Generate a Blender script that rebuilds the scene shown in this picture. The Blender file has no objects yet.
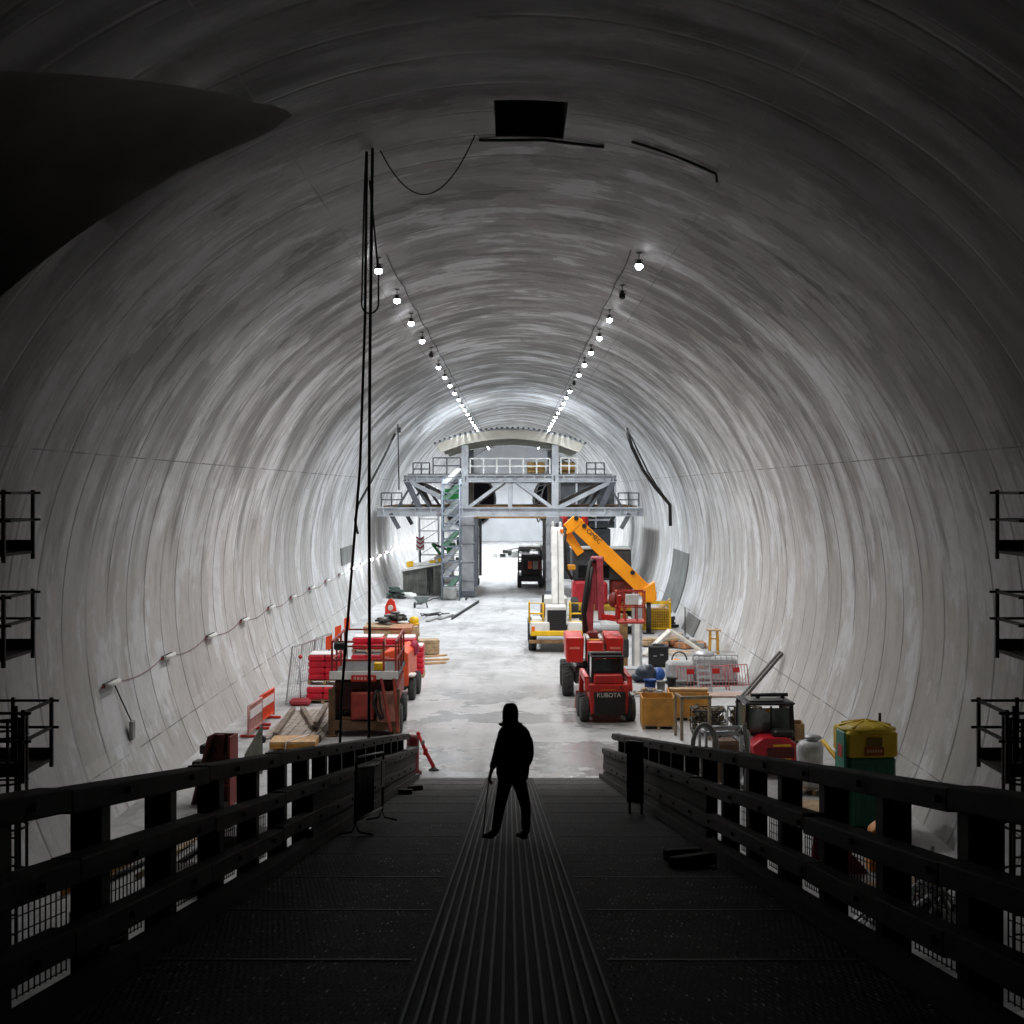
import bpy, bmesh, math, random
from mathutils import Vector, Matrix, Euler
random.seed(7)
C = bpy.context.scene.collection
SC = bpy.context.scene
PI = math.pi
FZ = -7.74            # tunnel floor, metres below the photographer's eye
R0, ZC = 10.5, -3.15  # tunnel radius and height of its centre

# ---------------------------------------------------------------- materials
def lin(h):
    h = h.lstrip('#'); out = []
    for i in (0, 2, 4):
        c = int(h[i:i+2], 16)/255
        out.append(c/12.92 if c <= .04045 else ((c+.055)/1.055)**2.4)
    return (*out, 1)
MATS = {}
def mat(name, hexc, rough=.6, metal=0., var=.25, scale=3., bump=.0, spec=.5):
    if name in MATS: return MATS[name]
    m = bpy.data.materials.new(name); m.use_nodes = True
    nt = m.node_tree; b = nt.nodes['Principled BSDF']
    b.inputs['Roughness'].default_value = rough; b.inputs['Metallic'].default_value = metal
    b.inputs['Specular IOR Level'].default_value = spec
    c = lin(hexc)
    tc = nt.nodes.new('ShaderNodeTexCoord'); nz = nt.nodes.new('ShaderNodeTexNoise')
    nz.inputs['Scale'].default_value = scale; nz.inputs['Detail'].default_value = 6
    nt.links.new(tc.outputs['Object'], nz.inputs['Vector'])
    r = nt.nodes.new('ShaderNodeValToRGB'); r.color_ramp.elements[0].position = .35; r.color_ramp.elements[1].position = .65
    r.color_ramp.elements[0].color = (*[v*(1-var) for v in c[:3]], 1); r.color_ramp.elements[1].color = (*[min(1, v*(1+var*.5)) for v in c[:3]], 1)
    nt.links.new(nz.outputs['Fac'], r.inputs['Fac']); nt.links.new(r.outputs['Color'], b.inputs['Base Color'])
    if bump:
        bp = nt.nodes.new('ShaderNodeBump'); bp.inputs['Strength'].default_value = bump
        nt.links.new(nz.outputs['Fac'], bp.inputs['Height']); nt.links.new(bp.outputs['Normal'], b.inputs['Normal'])
    MATS[name] = m; return m
def emit(name, hexc, s):
    m = bpy.data.materials.new(name); m.use_nodes = True; nt = m.node_tree
    b = nt.nodes['Principled BSDF']; b.inputs['Emission Color'].default_value = lin(hexc); b.inputs['Emission Strength'].default_value = s
    nz = nt.nodes.new('ShaderNodeTexNoise'); nt.links.new(nz.outputs['Fac'], b.inputs['Roughness'])
    m.cycles.emission_sampling = 'NONE'; return m
def glass(name, hexc):
    m = mat(name, hexc, .06, 0, .1); m.node_tree.nodes['Principled BSDF'].inputs['Specular IOR Level'].default_value = .8; return m

# ---------------------------------------------------------------- mesh builder
class MB:
    def __init__(s): s.v = []; s.f = []; s.sm = []
    def add(s, vs, fs, smooth=False):
        b = len(s.v); s.v += [tuple(v) for v in vs]; s.f += [tuple(b+i for i in f) for f in fs]; s.sm += [smooth]*len(fs); return s
    def box(s, c, d, r=None, ch=0.):
        h = [x/2 for x in d]; M = Euler(r).to_matrix() if r else None
        out = []
        def put(p):
            p = Vector(p)
            if M: p = M @ p
            out.append(p+Vector(c)); return len(out)-1
        if not ch:
            for x in (-1, 1):
                for y in (-1, 1):
                    for z in (-1, 1): put((x*h[0], y*h[1], z*h[2]))
            fs = [(0,1,3,2),(4,6,7,5),(0,4,5,1),(2,3,7,6),(0,2,6,4),(1,5,7,3)]
        else:
            ch = min(ch, min(h)*.9); ix = {}
            for x in (-1,1):
                for y in (-1,1):
                    for z in (-1,1):
                        for a in range(3):
                            q = [x*h[0], y*h[1], z*h[2]]
                            for k in range(3):
                                if k != a: q[k] -= ch*(1 if q[k] > 0 else -1)
                            ix[x,y,z,a] = put(q)
            fs = []
            for a in range(3):
                b, c_ = (a+1)%3, (a+2)%3
                for sg in (-1,1):
                    def k(u, w):
                        q = [0,0,0]; q[a] = sg; q[b] = u; q[c_] = w; return ix[q[0],q[1],q[2],a]
                    f = (k(-1,-1),k(1,-1),k(1,1),k(-1,1)); fs.append(f if sg > 0 else f[::-1])
                for u in (-1,1):
                    for w in (-1,1):   # edges along axis a: between faces b and c_
                        def e(t, ax):
                            q = [0,0,0]; q[a] = t; q[b] = u; q[c_] = w; return ix[q[0],q[1],q[2],ax]
                        f = (e(-1,b),e(1,b),e(1,c_),e(-1,c_)); fs.append(f if u*w < 0 else f[::-1])
            for x in (-1,1):
                for y in (-1,1):
                    for z in (-1,1):
                        f = tuple(ix[x,y,z,a] for a in range(3)); fs.append(f if x*y*z > 0 else f[::-1])
        return s.add(out, fs)
    def bar(s, p, q, w, h=None, up=(0,0,1)):
        h = h or w; p = Vector(p); q = Vector(q); t = (q-p).normalized(); u = Vector(up)
        if abs(t.dot(u)) > .98: u = Vector((0,1,0))
        a = t.cross(u).normalized()*w/2; b = a.cross(t).normalized()*h/2
        vs = [p-a-b, p+a-b, p+a+b, p-a+b, q-a-b, q+a-b, q+a+b, q-a+b]
        return s.add(vs, [(3,2,1,0),(4,5,6,7),(0,1,5,4),(1,2,6,5),(2,3,7,6),(3,0,4,7)])
    def ibeam(s, p, q, w, h, t=.04, up=(0,0,1)):
        p = Vector(p); q = Vector(q); d = (q-p).normalized(); u = Vector(up)
        if abs(d.dot(u)) > .98: u = Vector((0,1,0))
        a = d.cross(u).normalized(); b = a.cross(d).normalized()
        s.bar(p+b*(h/2-t/2), q+b*(h/2-t/2), w, t, up); s.bar(p-b*(h/2-t/2), q-b*(h/2-t/2), w, t, up); return s.bar(p, q, t, h-2*t, up)
    def tube(s, pts, r, n=8, cap=True):
        pts = [Vector(p) for p in pts]; rs = r if isinstance(r, (list, tuple)) else [r]*len(pts)
        vs = []; u = None
        for i, p in enumerate(pts):
            t = (pts[min(i+1, len(pts)-1)]-pts[max(i-1, 0)]).normalized()
            if u is None: u = t.orthogonal().normalized()
            u = (u-t*u.dot(t)).normalized(); w = t.cross(u)
            for k in range(n):
                a = 2*PI*k/n; vs.append(p+(u*math.cos(a)+w*math.sin(a))*rs[i])
        fs = [(i*n+k, i*n+(k+1)%n, (i+1)*n+(k+1)%n, (i+1)*n+k) for i in range(len(pts)-1) for k in range(n)]
        s.add(vs, fs, True)
        if cap:
            b = len(s.v)-len(vs); s.f += [tuple(b+k for k in range(n))[::-1], tuple(b+(len(pts)-1)*n+k for k in range(n))]; s.sm += [False]*2
        return s
    def cyl(s, p, q, r, r2=None, n=14): return s.tube([p, q], [r, r if r2 is None else r2], n)
    def prism(s, poly, ax, a, b):
        # poly in the two other axes, in order (x:(y,z), y:(x,z), z:(x,y))
        def P(u, w, t): return {'x': (t,u,w), 'y': (u,t,w), 'z': (u,w,t)}[ax]
        n = len(poly); vs = [P(*p, a) for p in poly]+[P(*p, b) for p in poly]
        fs = [tuple(range(n))[::-1], tuple(range(n, 2*n))]+[(i, (i+1)%n, n+(i+1)%n, n+i) for i in range(n)]
        return s.add(vs, fs)
    def lathe(s, prof, c=(0,0,0), n=20, ax='z', smooth=True):
        c = Vector(c); vs = []
        for r, z in prof:
            for k in range(n):
                a = 2*PI*k/n; x, y = r*math.cos(a), r*math.sin(a)
                vs.append(c+Vector({'z': (x,y,z), 'x': (z,x,y), 'y': (y,z,x)}[ax]))
        m = len(prof)
        fs = [(i*n+k, i*n+(k+1)%n, (i+1)*n+(k+1)%n, (i+1)*n+k) for i in range(m-1) for k in range(n)]
        s.add(vs, fs, smooth); b = len(s.v)-len(vs)
        s.f += [tuple(b+k for k in range(n))[::-1], tuple(b+(m-1)*n+k for k in range(n))]; s.sm += [False]*2
        return s
    def ball(s, c, r, n=14, m=9):
        r = r if isinstance(r, (tuple, list)) else (r,)*3; c = Vector(c); vs = []
        for i in range(m+1):
            t = PI*i/m
            for k in range(n):
                a = 2*PI*k/n; vs.append(c+Vector((r[0]*math.sin(t)*math.cos(a), r[1]*math.sin(t)*math.sin(a), -r[2]*math.cos(t))))
        fs = [(i*n+k, i*n+(k+1)%n, (i+1)*n+(k+1)%n, (i+1)*n+k) for i in range(m) for k in range(n)]
        return s.add(vs, fs, True)
    def build(s, name, m, parent=None, loc=None, bevel=0):
        me = bpy.data.meshes.new(name); me.from_pydata(s.v, [], s.f); me.polygons.foreach_set('use_smooth', s.sm); me.update()
        bm = bmesh.new(); bm.from_mesh(me); bmesh.ops.remove_doubles(bm, verts=bm.verts, dist=1e-5); bmesh.ops.recalc_face_normals(bm, faces=bm.faces); bm.to_mesh(me); bm.free()
        if m: me.materials.append(m)
        o = bpy.data.objects.new(name, me); C.objects.link(o)
        if parent: o.parent = parent
        if loc: o.location = loc
        if bevel:
            md = o.modifiers.new('bevel', 'BEVEL'); md.width = bevel; md.segments = 2; md.limit_method = 'ANGLE'
        return o
def tag(o, label, cat, group=None, kind=None):
    o['label'] = label; o['category'] = cat
    if group: o['group'] = group
    if kind: o['kind'] = kind
    return o
def T(name, label, cat, loc, rz=0., group=None, rx=0., ry=0.):
    o = bpy.data.objects.new(name, None); C.objects.link(o); o.location = loc; o.rotation_euler = (rx, ry, rz); o.empty_display_size = .2
    return tag(o, label, cat, group)
def dup(root, loc, rz=0., label=None, group=None):
    def cp(o, par):
        c = o.copy(); C.objects.link(c); c.parent = par
        for ch in o.children: cp(ch, c)
        return c
    r = cp(root, None); r.location = loc; r.rotation_euler.z = rz
    if label: r['label'] = label
    if group: r['group'] = group
    return r
def solo(mb, name, m, label, cat, loc=None, group=None, kind=None, bevel=0, rz=0):
    o = mb.build(name, m, None, loc, bevel); tag(o, label, cat, group, kind); o.rotation_euler.z = rz; return o
def gp(px, py, dz=0.):   # a spot on the floor
    d = -FZ*1400/(py-491); return ((px-515)*d/1400, d, FZ+dz)
def wallx(z): return math.sqrt(max(0, R0*R0-(z-ZC)**2))
def text(par, s, size, loc, rot, m, name='lettering', ext=.004):
    cu = bpy.data.curves.new(name, 'FONT'); cu.body = s; cu.size = size; cu.extrude = ext; cu.align_x = 'CENTER'; cu.align_y = 'CENTER'
    tmp = bpy.data.objects.new(name, cu); C.objects.link(tmp); bpy.context.view_layer.update()
    me = bpy.data.meshes.new_from_object(tmp.evaluated_get(bpy.context.evaluated_depsgraph_get()))
    bpy.data.objects.remove(tmp); me.materials.clear(); me.materials.append(m)
    o = bpy.data.objects.new(name, me); C.objects.link(o); o.parent = par; o.location = loc; o.rotation_euler = rot; return o
def catenary(p, q, sag, n=16):
    p = Vector(p); q = Vector(q); return [p.lerp(q, i/n)-Vector((0,0,sag*4*(i/n)*(1-i/n))) for i in range(n+1)]
def wheel(par, c, r, w, rim='#c9c4b8', tread=14, name='wheel'):
    m = MB().lathe([(r*.55, -w/2), (r*.9, -w/2), (r, -w*.36), (r, w*.36), (r*.9, w/2), (r*.55, w/2)], (0,0,0), 28, 'x')
    for k in range(tread):
        a = 2*PI*k/tread
        for sx in (-1, 1): m.box((sx*w*.22, r*math.cos(a+sx*.12), r*math.sin(a+sx*.12)), (w*.46, r*.1, r*.06), (a+sx*.12-PI/2, 0, sx*.3))
    o = m.build(name, M_rub, par, c)
    MB().lathe([(r*.1,-w*.46),(r*.2,-w*.4),(r*.5,-w*.3),(r*.56,-w*.42),(r*.56,w*.42),(r*.5,w*.3),(r*.2,w*.4),(r*.1,w*.46)], (0,0,0), 20, 'x').build('rim', mat('rim'+rim, rim, .5), o)
    return o
ORD = 'first second third fourth fifth sixth seventh eighth ninth tenth eleventh twelfth thirteenth fourteenth fifteenth sixteenth seventeenth eighteenth nineteenth twentieth twenty-first twenty-second twenty-third twenty-fourth twenty-fifth twenty-sixth twenty-seventh twenty-eighth'.split()

M_rub = mat('tyre rubber', '#3a3a3a', .85, 0, .35, 8, .2)
M_steel = mat('grey steel', '#9a9c9e', .45, .3, .25, 4)
M_dsteel = mat('dark steel', '#3b3a39', .6, .3, .4, 5)
M_black = mat('black paint', '#1c1c1d', .5, 0, .3, 4)
M_gal = mat('galvanised steel', '#b9bcbf', .4, .45, .2, 6)
M_red = mat('red paint', '#c4241c', .4, 0, .25, 2)
M_dred = mat('dull dark red paint', '#7c2a22', .6, 0, .4, 3)
M_oran = mat('orange paint', '#ff9c0c', .4, 0, .12, 1.5)
M_yel = mat('yellow paint', '#f2c21a', .4, 0, .2, 2)
M_white = mat('white paint', '#e6e6e2', .4, 0, .15, 2)
M_wood = mat('pale timber', '#b59a78', .75, 0, .35, 4, .1)
M_wood2 = mat('brown timber', '#8a6a44', .75, 0, .4, 4, .1)
M_ply = mat('yellow plywood', '#c2893a', .65, 0, .25, 3, .05)
M_cable = mat('black cable', '#151515', .6, 0, .2)
M_green = mat('green paint', '#2f8f4a', .5, 0, .3, 2)
M_glass = glass('dark glass', '#10181a')
M_blue = mat('blue plastic', '#2f5aa5', .5, 0, .2)
M_grey = mat('grey dirty panel', '#8b8c88', .7, 0, .35, 2)
M_deckt = mat('dark ramp timber', '#2a2623', .8, 0, .4, 3, .2)

# ---------------------------------------------------------------- concrete of the shell
def N(nt, t, **kw):
    n = nt.nodes.new('ShaderNode'+t)
    for k, v in kw.items(): setattr(n, k, v)
    return n
def math_(nt, op, a, b=None, c=None):
    n = N(nt, 'Math', operation=op)
    for i, x in enumerate((a, b, c)):
        if x is None: continue
        if isinstance(x, (int, float)): n.inputs[i].default_value = x
        else: nt.links.new(x, n.inputs[i])
    return n.outputs[0]
def noise(nt, vec, scale=1, detail=4, rough=.55):
    n = N(nt, 'TexNoise'); n.inputs['Scale'].default_value = scale; n.inputs['Detail'].default_value = detail; n.inputs['Roughness'].default_value = rough
    nt.links.new(vec, n.inputs['Vector']); return n.outputs['Fac']
def comb(nt, x, y, z=0.):
    n = N(nt, 'CombineXYZ')
    for i, v in enumerate((x, y, z)):
        if isinstance(v, (int, float)): n.inputs[i].default_value = v
        else: nt.links.new(v, n.inputs[i])
    return n.outputs[0]
def ramp(nt, fac, stops):
    n = N(nt, 'ValToRGB'); e = n.color_ramp.elements
    while len(e) < len(stops): e.new(.5)
    for i, (p, c) in enumerate(stops):
        e[i].position = p; e[i].color = c if isinstance(c, tuple) else (c, c, c, 1)
    nt.links.new(fac, n.inputs['Fac']); return n.outputs['Color']
def mix(nt, fac, a, b, mode='MIX'):
    n = N(nt, 'Mix', data_type='RGBA', blend_type=mode)
    for s, v in ((n.inputs[0], fac), (n.inputs[6], a), (n.inputs[7], b)):
        if isinstance(v, (int, float)): s.default_value = v
        elif isinstance(v, tuple): s.default_value = v
        else: nt.links.new(v, s)
    return n.outputs[2]
def concrete_shell():
    m = bpy.data.materials.new('tunnel lining concrete'); m.use_nodes = True; nt = m.node_tree; b = nt.nodes['Principled BSDF']; b.inputs['Specular IOR Level'].default_value = .3
    tc = N(nt, 'TexCoord'); sx = N(nt, 'SeparateXYZ'); nt.links.new(tc.outputs['Object'], sx.inputs[0])
    X, Y, Z = sx.outputs
    ang = math_(nt, 'ARCTAN2', X, math_(nt, 'SUBTRACT', Z, ZC)); aab = math_(nt, 'ABSOLUTE', ang); U = math_(nt, 'MULTIPLY', ang, R0)
    # streaks that follow the rings, blotches, ring joints
    st = noise(nt, comb(nt, math_(nt, 'MULTIPLY', U, .15), math_(nt, 'MULTIPLY', Y, .60)), 1, 7, .66)
    st2 = noise(nt, comb(nt, math_(nt, 'MULTIPLY', U, .30), math_(nt, 'MULTIPLY', Y, 1.5), 7.), 1, 6, .62)
    bl = noise(nt, comb(nt, math_(nt, 'MULTIPLY', U, .24), math_(nt, 'MULTIPLY', Y, .42), 3.), 1, 8, .66)
    fine = noise(nt, comb(nt, U, Y, 1.), 2.2, 8, .7)
    ring = math_(nt, 'FLOOR', math_(nt, 'DIVIDE', Y, 1.8))
    wn = N(nt, 'TexWhiteNoise', noise_dimensions='2D'); nt.links.new(comb(nt, ring, math_(nt, 'FLOOR', math_(nt, 'MULTIPLY', ang, 1.59))), wn.inputs['Vector'])
    fr = math_(nt, 'PINGPONG', Y, .9)
    joint = ramp_f(nt, fr, .085, .015)
    fr2 = math_(nt, 'PINGPONG', math_(nt, 'ADD', Y, .35), .45); joint2 = ramp_f(nt, fr2, .035, .01, .22)
    seams = None
    for a in (1.18, 1.92, .42):
        s = math_(nt, 'LESS_THAN', math_(nt, 'ABSOLUTE', math_(nt, 'SUBTRACT', aab, a)), .0016)
        seams = s if seams is None else math_(nt, 'MAXIMUM', seams, s)
    lines = math_(nt, 'MULTIPLY', math_(nt, 'MAXIMUM', math_(nt, 'MAXIMUM', joint, seams), joint2), ramp_f(nt, noise(nt, comb(nt, U, math_(nt, 'MULTIPLY', Y, 2.), 5.), .35, 3), .35, .55))
    base = ramp(nt, st, [(.36, (.17, .165, .155, 1)), (.45, (.38, .375, .365, 1)), (.53, (.54, .54, .54, 1)), (.63, (.72, .725, .74, 1))])
    base = mix(nt, math_(nt, 'MULTIPLY', ramp_f(nt, st2, .54, .66, .75), ramp_f(nt, bl, .42, .56)), base, (.19, .185, .18, 1))
    base = mix(nt, ramp_f(nt, st2, .50, .30, .5), base, (.70, .71, .73, 1))
    base = mix(nt, math_(nt, 'MULTIPLY', ramp_f(nt, math_(nt, 'ADD', aab, math_(nt, 'MULTIPLY', math_(nt, 'SUBTRACT', bl, .5), .7)), 1.36, 1.58), .82), base, mix(nt, ramp_f(nt, st2, .52, .66, .5), (.50, .49, .475, 1), (.36, .335, .30, 1)))
    # the crown of the vault is stained brown-grey, the lower walls are cleaner
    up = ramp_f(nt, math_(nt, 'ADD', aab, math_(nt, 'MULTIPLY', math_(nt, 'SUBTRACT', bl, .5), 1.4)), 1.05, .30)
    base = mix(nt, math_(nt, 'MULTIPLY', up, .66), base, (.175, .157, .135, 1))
    stain = math_(nt, 'MULTIPLY', ramp_f(nt, bl, .525, .555, .95), ramp_f(nt, aab, 1.35, .8))
    base = mix(nt, math_(nt, 'MULTIPLY', stain, .75), base, (.075, .07, .062, 1))
    pale = math_(nt, 'MULTIPLY', ramp_f(nt, bl, .475, .445), ramp_f(nt, st, .40, .47, .85))
    base = mix(nt, pale, base, (.66, .67, .69, 1))
    base = mix(nt, ramp_f(nt, wn.outputs['Value'], 0, 1, .30), base, (.25, .245, .24, 1))
    base = mix(nt, ramp_f(nt, fine, .45, .75, .35), base, (.22, .21, .2, 1))
    near_dark = math_(nt, 'MULTIPLY', ramp_f(nt, math_(nt, 'ADD', Y, math_(nt, 'MULTIPLY', math_(nt, 'SUBTRACT', st, .5), 5.)), 27.5, 25.5), ramp_f(nt, aab, 1.6, 1.15))  # near vault: darker concrete, deepened further to put light falloff into its colour
    base = mix(nt, math_(nt, 'MULTIPLY', near_dark, .95), base, ramp(nt, bl, [(.38, (.075, .069, .062, 1)), (.475, (.040, .036, .032, 1)), (.525, (.014, .013, .012, 1))]))
    base = mix(nt, math_(nt, 'MULTIPLY', lines, .75), base, (.07, .066, .06, 1))
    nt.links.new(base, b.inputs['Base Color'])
    nt.links.new(ramp_f(nt, st, .35, .7, .25, .5), b.inputs['Roughness'])
    bp = N(nt, 'Bump'); bp.inputs['Strength'].default_value = .25; bp.inputs['Distance'].default_value = .04
    nt.links.new(math_(nt, 'SUBTRACT', math_(nt, 'ADD', math_(nt, 'MULTIPLY', fine, .3), math_(nt, 'MULTIPLY', st2, .15)), lines), bp.inputs['Height']); nt.links.new(bp.outputs[0], b.inputs['Normal'])
    return m
def ramp_f(nt, fac, a, b, hi=1., lo=0.):
    n = N(nt, 'MapRange'); n.clamp = True
    nt.links.new(fac, n.inputs[0]); n.inputs[1].default_value = a; n.inputs[2].default_value = b; n.inputs[3].default_value = lo; n.inputs[4].default_value = hi+(lo if lo else 0)
    return n.outputs[0]
def floor_mat():
    m = bpy.data.materials.new('wet concrete floor'); m.use_nodes = True; nt = m.node_tree; b = nt.nodes['Principled BSDF']
    tc = N(nt, 'TexCoord'); P = tc.outputs['Object']; sx = N(nt, 'SeparateXYZ'); nt.links.new(P, sx.inputs[0])
    n1 = noise(nt, P, .35, 8, .62); n2 = noise(nt, P, 1.6, 8, .7); n3 = noise(nt, comb(nt, math_(nt, 'MULTIPLY', sx.outputs[0], .9), math_(nt, 'MULTIPLY', sx.outputs[1], .16), 4.), 1, 6, .6)
    base = ramp(nt, n1, [(.3, (.30, .30, .30, 1)), (.5, (.46, .46, .46, 1)), (.7, (.58, .58, .58, 1))])
    base = mix(nt, ramp_f(nt, n2, .5, .72, .6), base, (.24, .235, .23, 1))
    base = mix(nt, ramp_f(nt, n3, .50, .66, .65), base, (.18, .175, .17, 1))
    vo = N(nt, 'TexVoronoi', feature='DISTANCE_TO_EDGE'); vo.inputs['Scale'].default_value = .4; vo.inputs['Randomness'].default_value = 1
    ds = N(nt, 'VectorMath', operation='ADD'); nn = N(nt, 'TexNoise'); nn.inputs['Scale'].default_value = .7; nt.links.new(P, nn.inputs['Vector'])
    nt.links.new(P, ds.inputs[0]); nt.links.new(nn.outputs['Color'], ds.inputs[1]); nt.links.new(ds.outputs[0], vo.inputs['Vector'])
    base = mix(nt, ramp_f(nt, vo.outputs['Distance'], .02, 0., .3), base, (.1, .1, .1, 1))
    # wet film: mid-floor, towards the foot of the ramp
    wet = math_(nt, 'MULTIPLY', ramp_f(nt, n1, .44, .53), math_(nt, 'MULTIPLY', ramp_f(nt, math_(nt, 'ABSOLUTE', sx.outputs[0]), 5.5, 3.), ramp_f(nt, sx.outputs[1], 66, 50)))
    base = mix(nt, math_(nt, 'MULTIPLY', wet, .35), base, (.16, .16, .16, 1))
    nt.links.new(base, b.inputs['Base Color'])
    nt.links.new(math_(nt, 'ADD', ramp_f(nt, wet, 0, 1, -.48, .58), math_(nt, 'MULTIPLY', n2, .12)), b.inputs['Roughness'])
    bp = N(nt, 'Bump'); bp.inputs['Strength'].default_value = .35; bp.inputs['Distance'].default_value = .05
    nt.links.new(math_(nt, 'MULTIPLY', n2, math_(nt, 'SUBTRACT', 1.05, wet)), bp.inputs['Height']); nt.links.new(bp.outputs[0], b.inputs['Normal'])
    return m

# ---------------------------------------------------------------- shell, floor, end wall
YN, YE = -14., 217.
def solid(mb):
    o = mb.build('solid', None); return o
def boolean(a, b, op):
    md = a.modifiers.new('b', 'BOOLEAN'); md.operation = op; md.object = b; md.solver = 'EXACT'
    bpy.context.view_layer.update()
    me = bpy.data.meshes.new_from_object(a.evaluated_get(bpy.context.evaluated_depsgraph_get()))
    a.modifiers.clear(); a.data = me; bpy.data.objects.remove(b)
mb = MB().tube([(0, YN+(YE-YN)*i/77, ZC) for i in range(78)], R0, 144); shell = solid(mb)
TH, TL, AR = .96, -.171, 3.638      # side adit that joins from the upper left
adir = Vector((-math.cos(TH)*math.cos(TL), -math.sin(TH)*math.cos(TL), math.sin(TL))); ax0 = Vector((-2.159, 25.546, 3.322))
ad = MB().tube([ax0-adir*.3+adir*i*1.5 for i in range(23)], AR, 96)
boolean(shell, solid(ad), 'UNION')
boolean(shell, solid(MB().prism([(-.40, 6.2), (1.0, 6.2), (1.0, 9.2), (-.40, 9.2)], 'y', 26.3, 29.0)), 'UNION')
shell.name = 'wall_tunnel'; shell.data.name = 'wall_tunnel'; shell['kind'] = 'structure'
bm = bmesh.new(); bm.from_mesh(shell.data)
bmesh.ops.delete(bm, geom=[f for f in bm.faces if all(abs(v.co.y-YN) < .01 for v in f.verts) or all(abs(v.co.y-YE) < .01 for v in f.verts)], context='FACES')
for f in bm.faces: f.normal_flip(); f.smooth = True
bm.to_mesh(shell.data); bm.free(); shell.data.set_sharp_from_angle(angle=math.radians(25))
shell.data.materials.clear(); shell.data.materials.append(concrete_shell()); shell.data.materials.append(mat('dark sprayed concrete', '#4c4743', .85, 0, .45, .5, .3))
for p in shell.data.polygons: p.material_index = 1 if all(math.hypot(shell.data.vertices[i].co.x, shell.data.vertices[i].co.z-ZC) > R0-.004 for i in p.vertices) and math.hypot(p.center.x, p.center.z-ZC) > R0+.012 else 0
fl = MB().box((0, (YN+YE)/2, FZ-.15), (2*wallx(FZ)-.0, YE-YN, .3)).build('floor', floor_mat()); fl['kind'] = 'structure'
ew = solid(MB().lathe([(R0+.3, YE), (R0+.3, YE+.6)], (0, 0, ZC), 96, 'y'))
M_end = mat('white sheeted end wall', '#dfe2e6', .6, 0, .12, .4)
for sx in (-7.2, 7.0): boolean(ew, solid(MB().cyl((sx, YE-2, -1.4), (sx, YE+3, -1.4), 4.1, n=64)), 'DIFFERENCE')
ew.name = 'wall_end'; ew['kind'] = 'structure'; ew.data.materials.clear(); ew.data.materials.append(M_end)
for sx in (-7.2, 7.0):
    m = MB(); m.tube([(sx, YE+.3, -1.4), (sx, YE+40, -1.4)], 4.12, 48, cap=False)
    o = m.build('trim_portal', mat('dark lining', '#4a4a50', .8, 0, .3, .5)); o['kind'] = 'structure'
    m = MB()
    for k in range(48):
        a, b2 = 2*PI*k/48, 2*PI*(k+1)/48
        m.bar((sx+4.15*math.cos(a), YE-.1, -1.4+4.15*math.sin(a)), (sx+4.15*math.cos(b2), YE-.1, -1.4+4.15*math.sin(b2)), .3, .3)
    o = m.build('trim_portal_ring', M_dsteel); o['kind'] = 'structure'

# ---------------------------------------------------------------- camera, world
cam = bpy.data.objects.new('camera', bpy.data.cameras.new('camera')); C.objects.link(cam); SC.camera = cam
cam.location = (0, 0, 0); cam.rotation_euler = (PI/2, 0, 0); cam.data.sensor_width = 36; cam.data.lens = 1400/1024*36
cam.data.shift_x = -3/1024; cam.data.shift_y = -21/1024; cam.data.clip_end = 600; cam.data.clip_start = .05
w = bpy.data.worlds.new('world'); SC.world = w; w.use_nodes = True; w.node_tree.nodes['Background'].inputs[0].default_value = (.004, .004, .005, 1)
SC.view_settings.view_transform = 'Standard'; SC.view_settings.look = 'None'; SC.view_settings.exposure = 0; SC.view_settings.gamma = 1

# ---------------------------------------------------------------- ceiling lamps
M_bulb = emit('lamp glass glowing', '#f4f8ff', 40)
OFF = {('left', 4), ('right', 1), ('right', 7)}
def lamp(side, i):
    s = -1 if side == 'left' else 1; y = 40.5+6.2*i; on = (side, i) not in OFF
    x = -3.85 if s < 0 else 3.5; y -= 1.0
    t = T('floodlight', f"{'lit' if on else 'unlit'} hanging floodlight, {ORD[i]} from the near end of the {side} ceiling row", 'lamp', (x, y, ZC+math.sqrt(R0*R0-x*x)-.31), 0, f'ceiling floodlights, {side} row'); t.scale = (.65,)*3
    MB().cyl((0,0,.12), (0,0,.44), .02).box((0,0,.42), (.24,.16,.04)).box((s*-.16,0,.05), (.02,.04,.22)).box((s*.16,0,.05), (.02,.04,.22)).box((0,0,.15),(.34,.04,.02)).build('bracket', M_dsteel, t)
    MB().lathe([(.05,.16),(.09,.14),(.1,.06),(.17,-.06),(.18,-.08)], (0,0,0), 16).build('housing', M_dsteel, t)
    MB().ball((0,0,-.16), (.165,.165,.14), 16, 10).build('bulb', M_bulb if on else M_glass, t)
    if on:
        l = bpy.data.lights.new('lamp_light', 'SPOT'); l.energy = 0; l.spot_size = math.radians(154); l.spot_blend = .85; l.shadow_soft_size = .12; l.color = (1, .985, .97) if i < 5 else (.90, .95, 1)
        l.energy = P_LAMP*(.75 if i < 2 else 1.15 if i < 5 else 1.4 if i < 9 else 1.9)
        o = bpy.data.objects.new('lamp_light', l); C.objects.link(o); o.parent = t; o.location = (0, 0, -.45)
P_LAMP = 1600
for sd in ('left', 'right'):
    for i in range(28): lamp(sd, i)
# cable that links the lamps of a row
for xc, sd in ((-3.62, 'left'), (3.27, 'right')):
    m = MB(); zc_ = ZC+math.sqrt(R0*R0-xc*xc)-.03
    for i in range(28):
        y = 39.5+6.2*i
        if i < 27: m.tube(catenary((xc, y, zc_), (xc, y+6.2, zc_), .12, 6), .018, 5, cap=False)
    solo(m, 'festoon_cable', M_cable, f'black supply cable linking the {sd} row of ceiling floodlights', 'cable')
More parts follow.
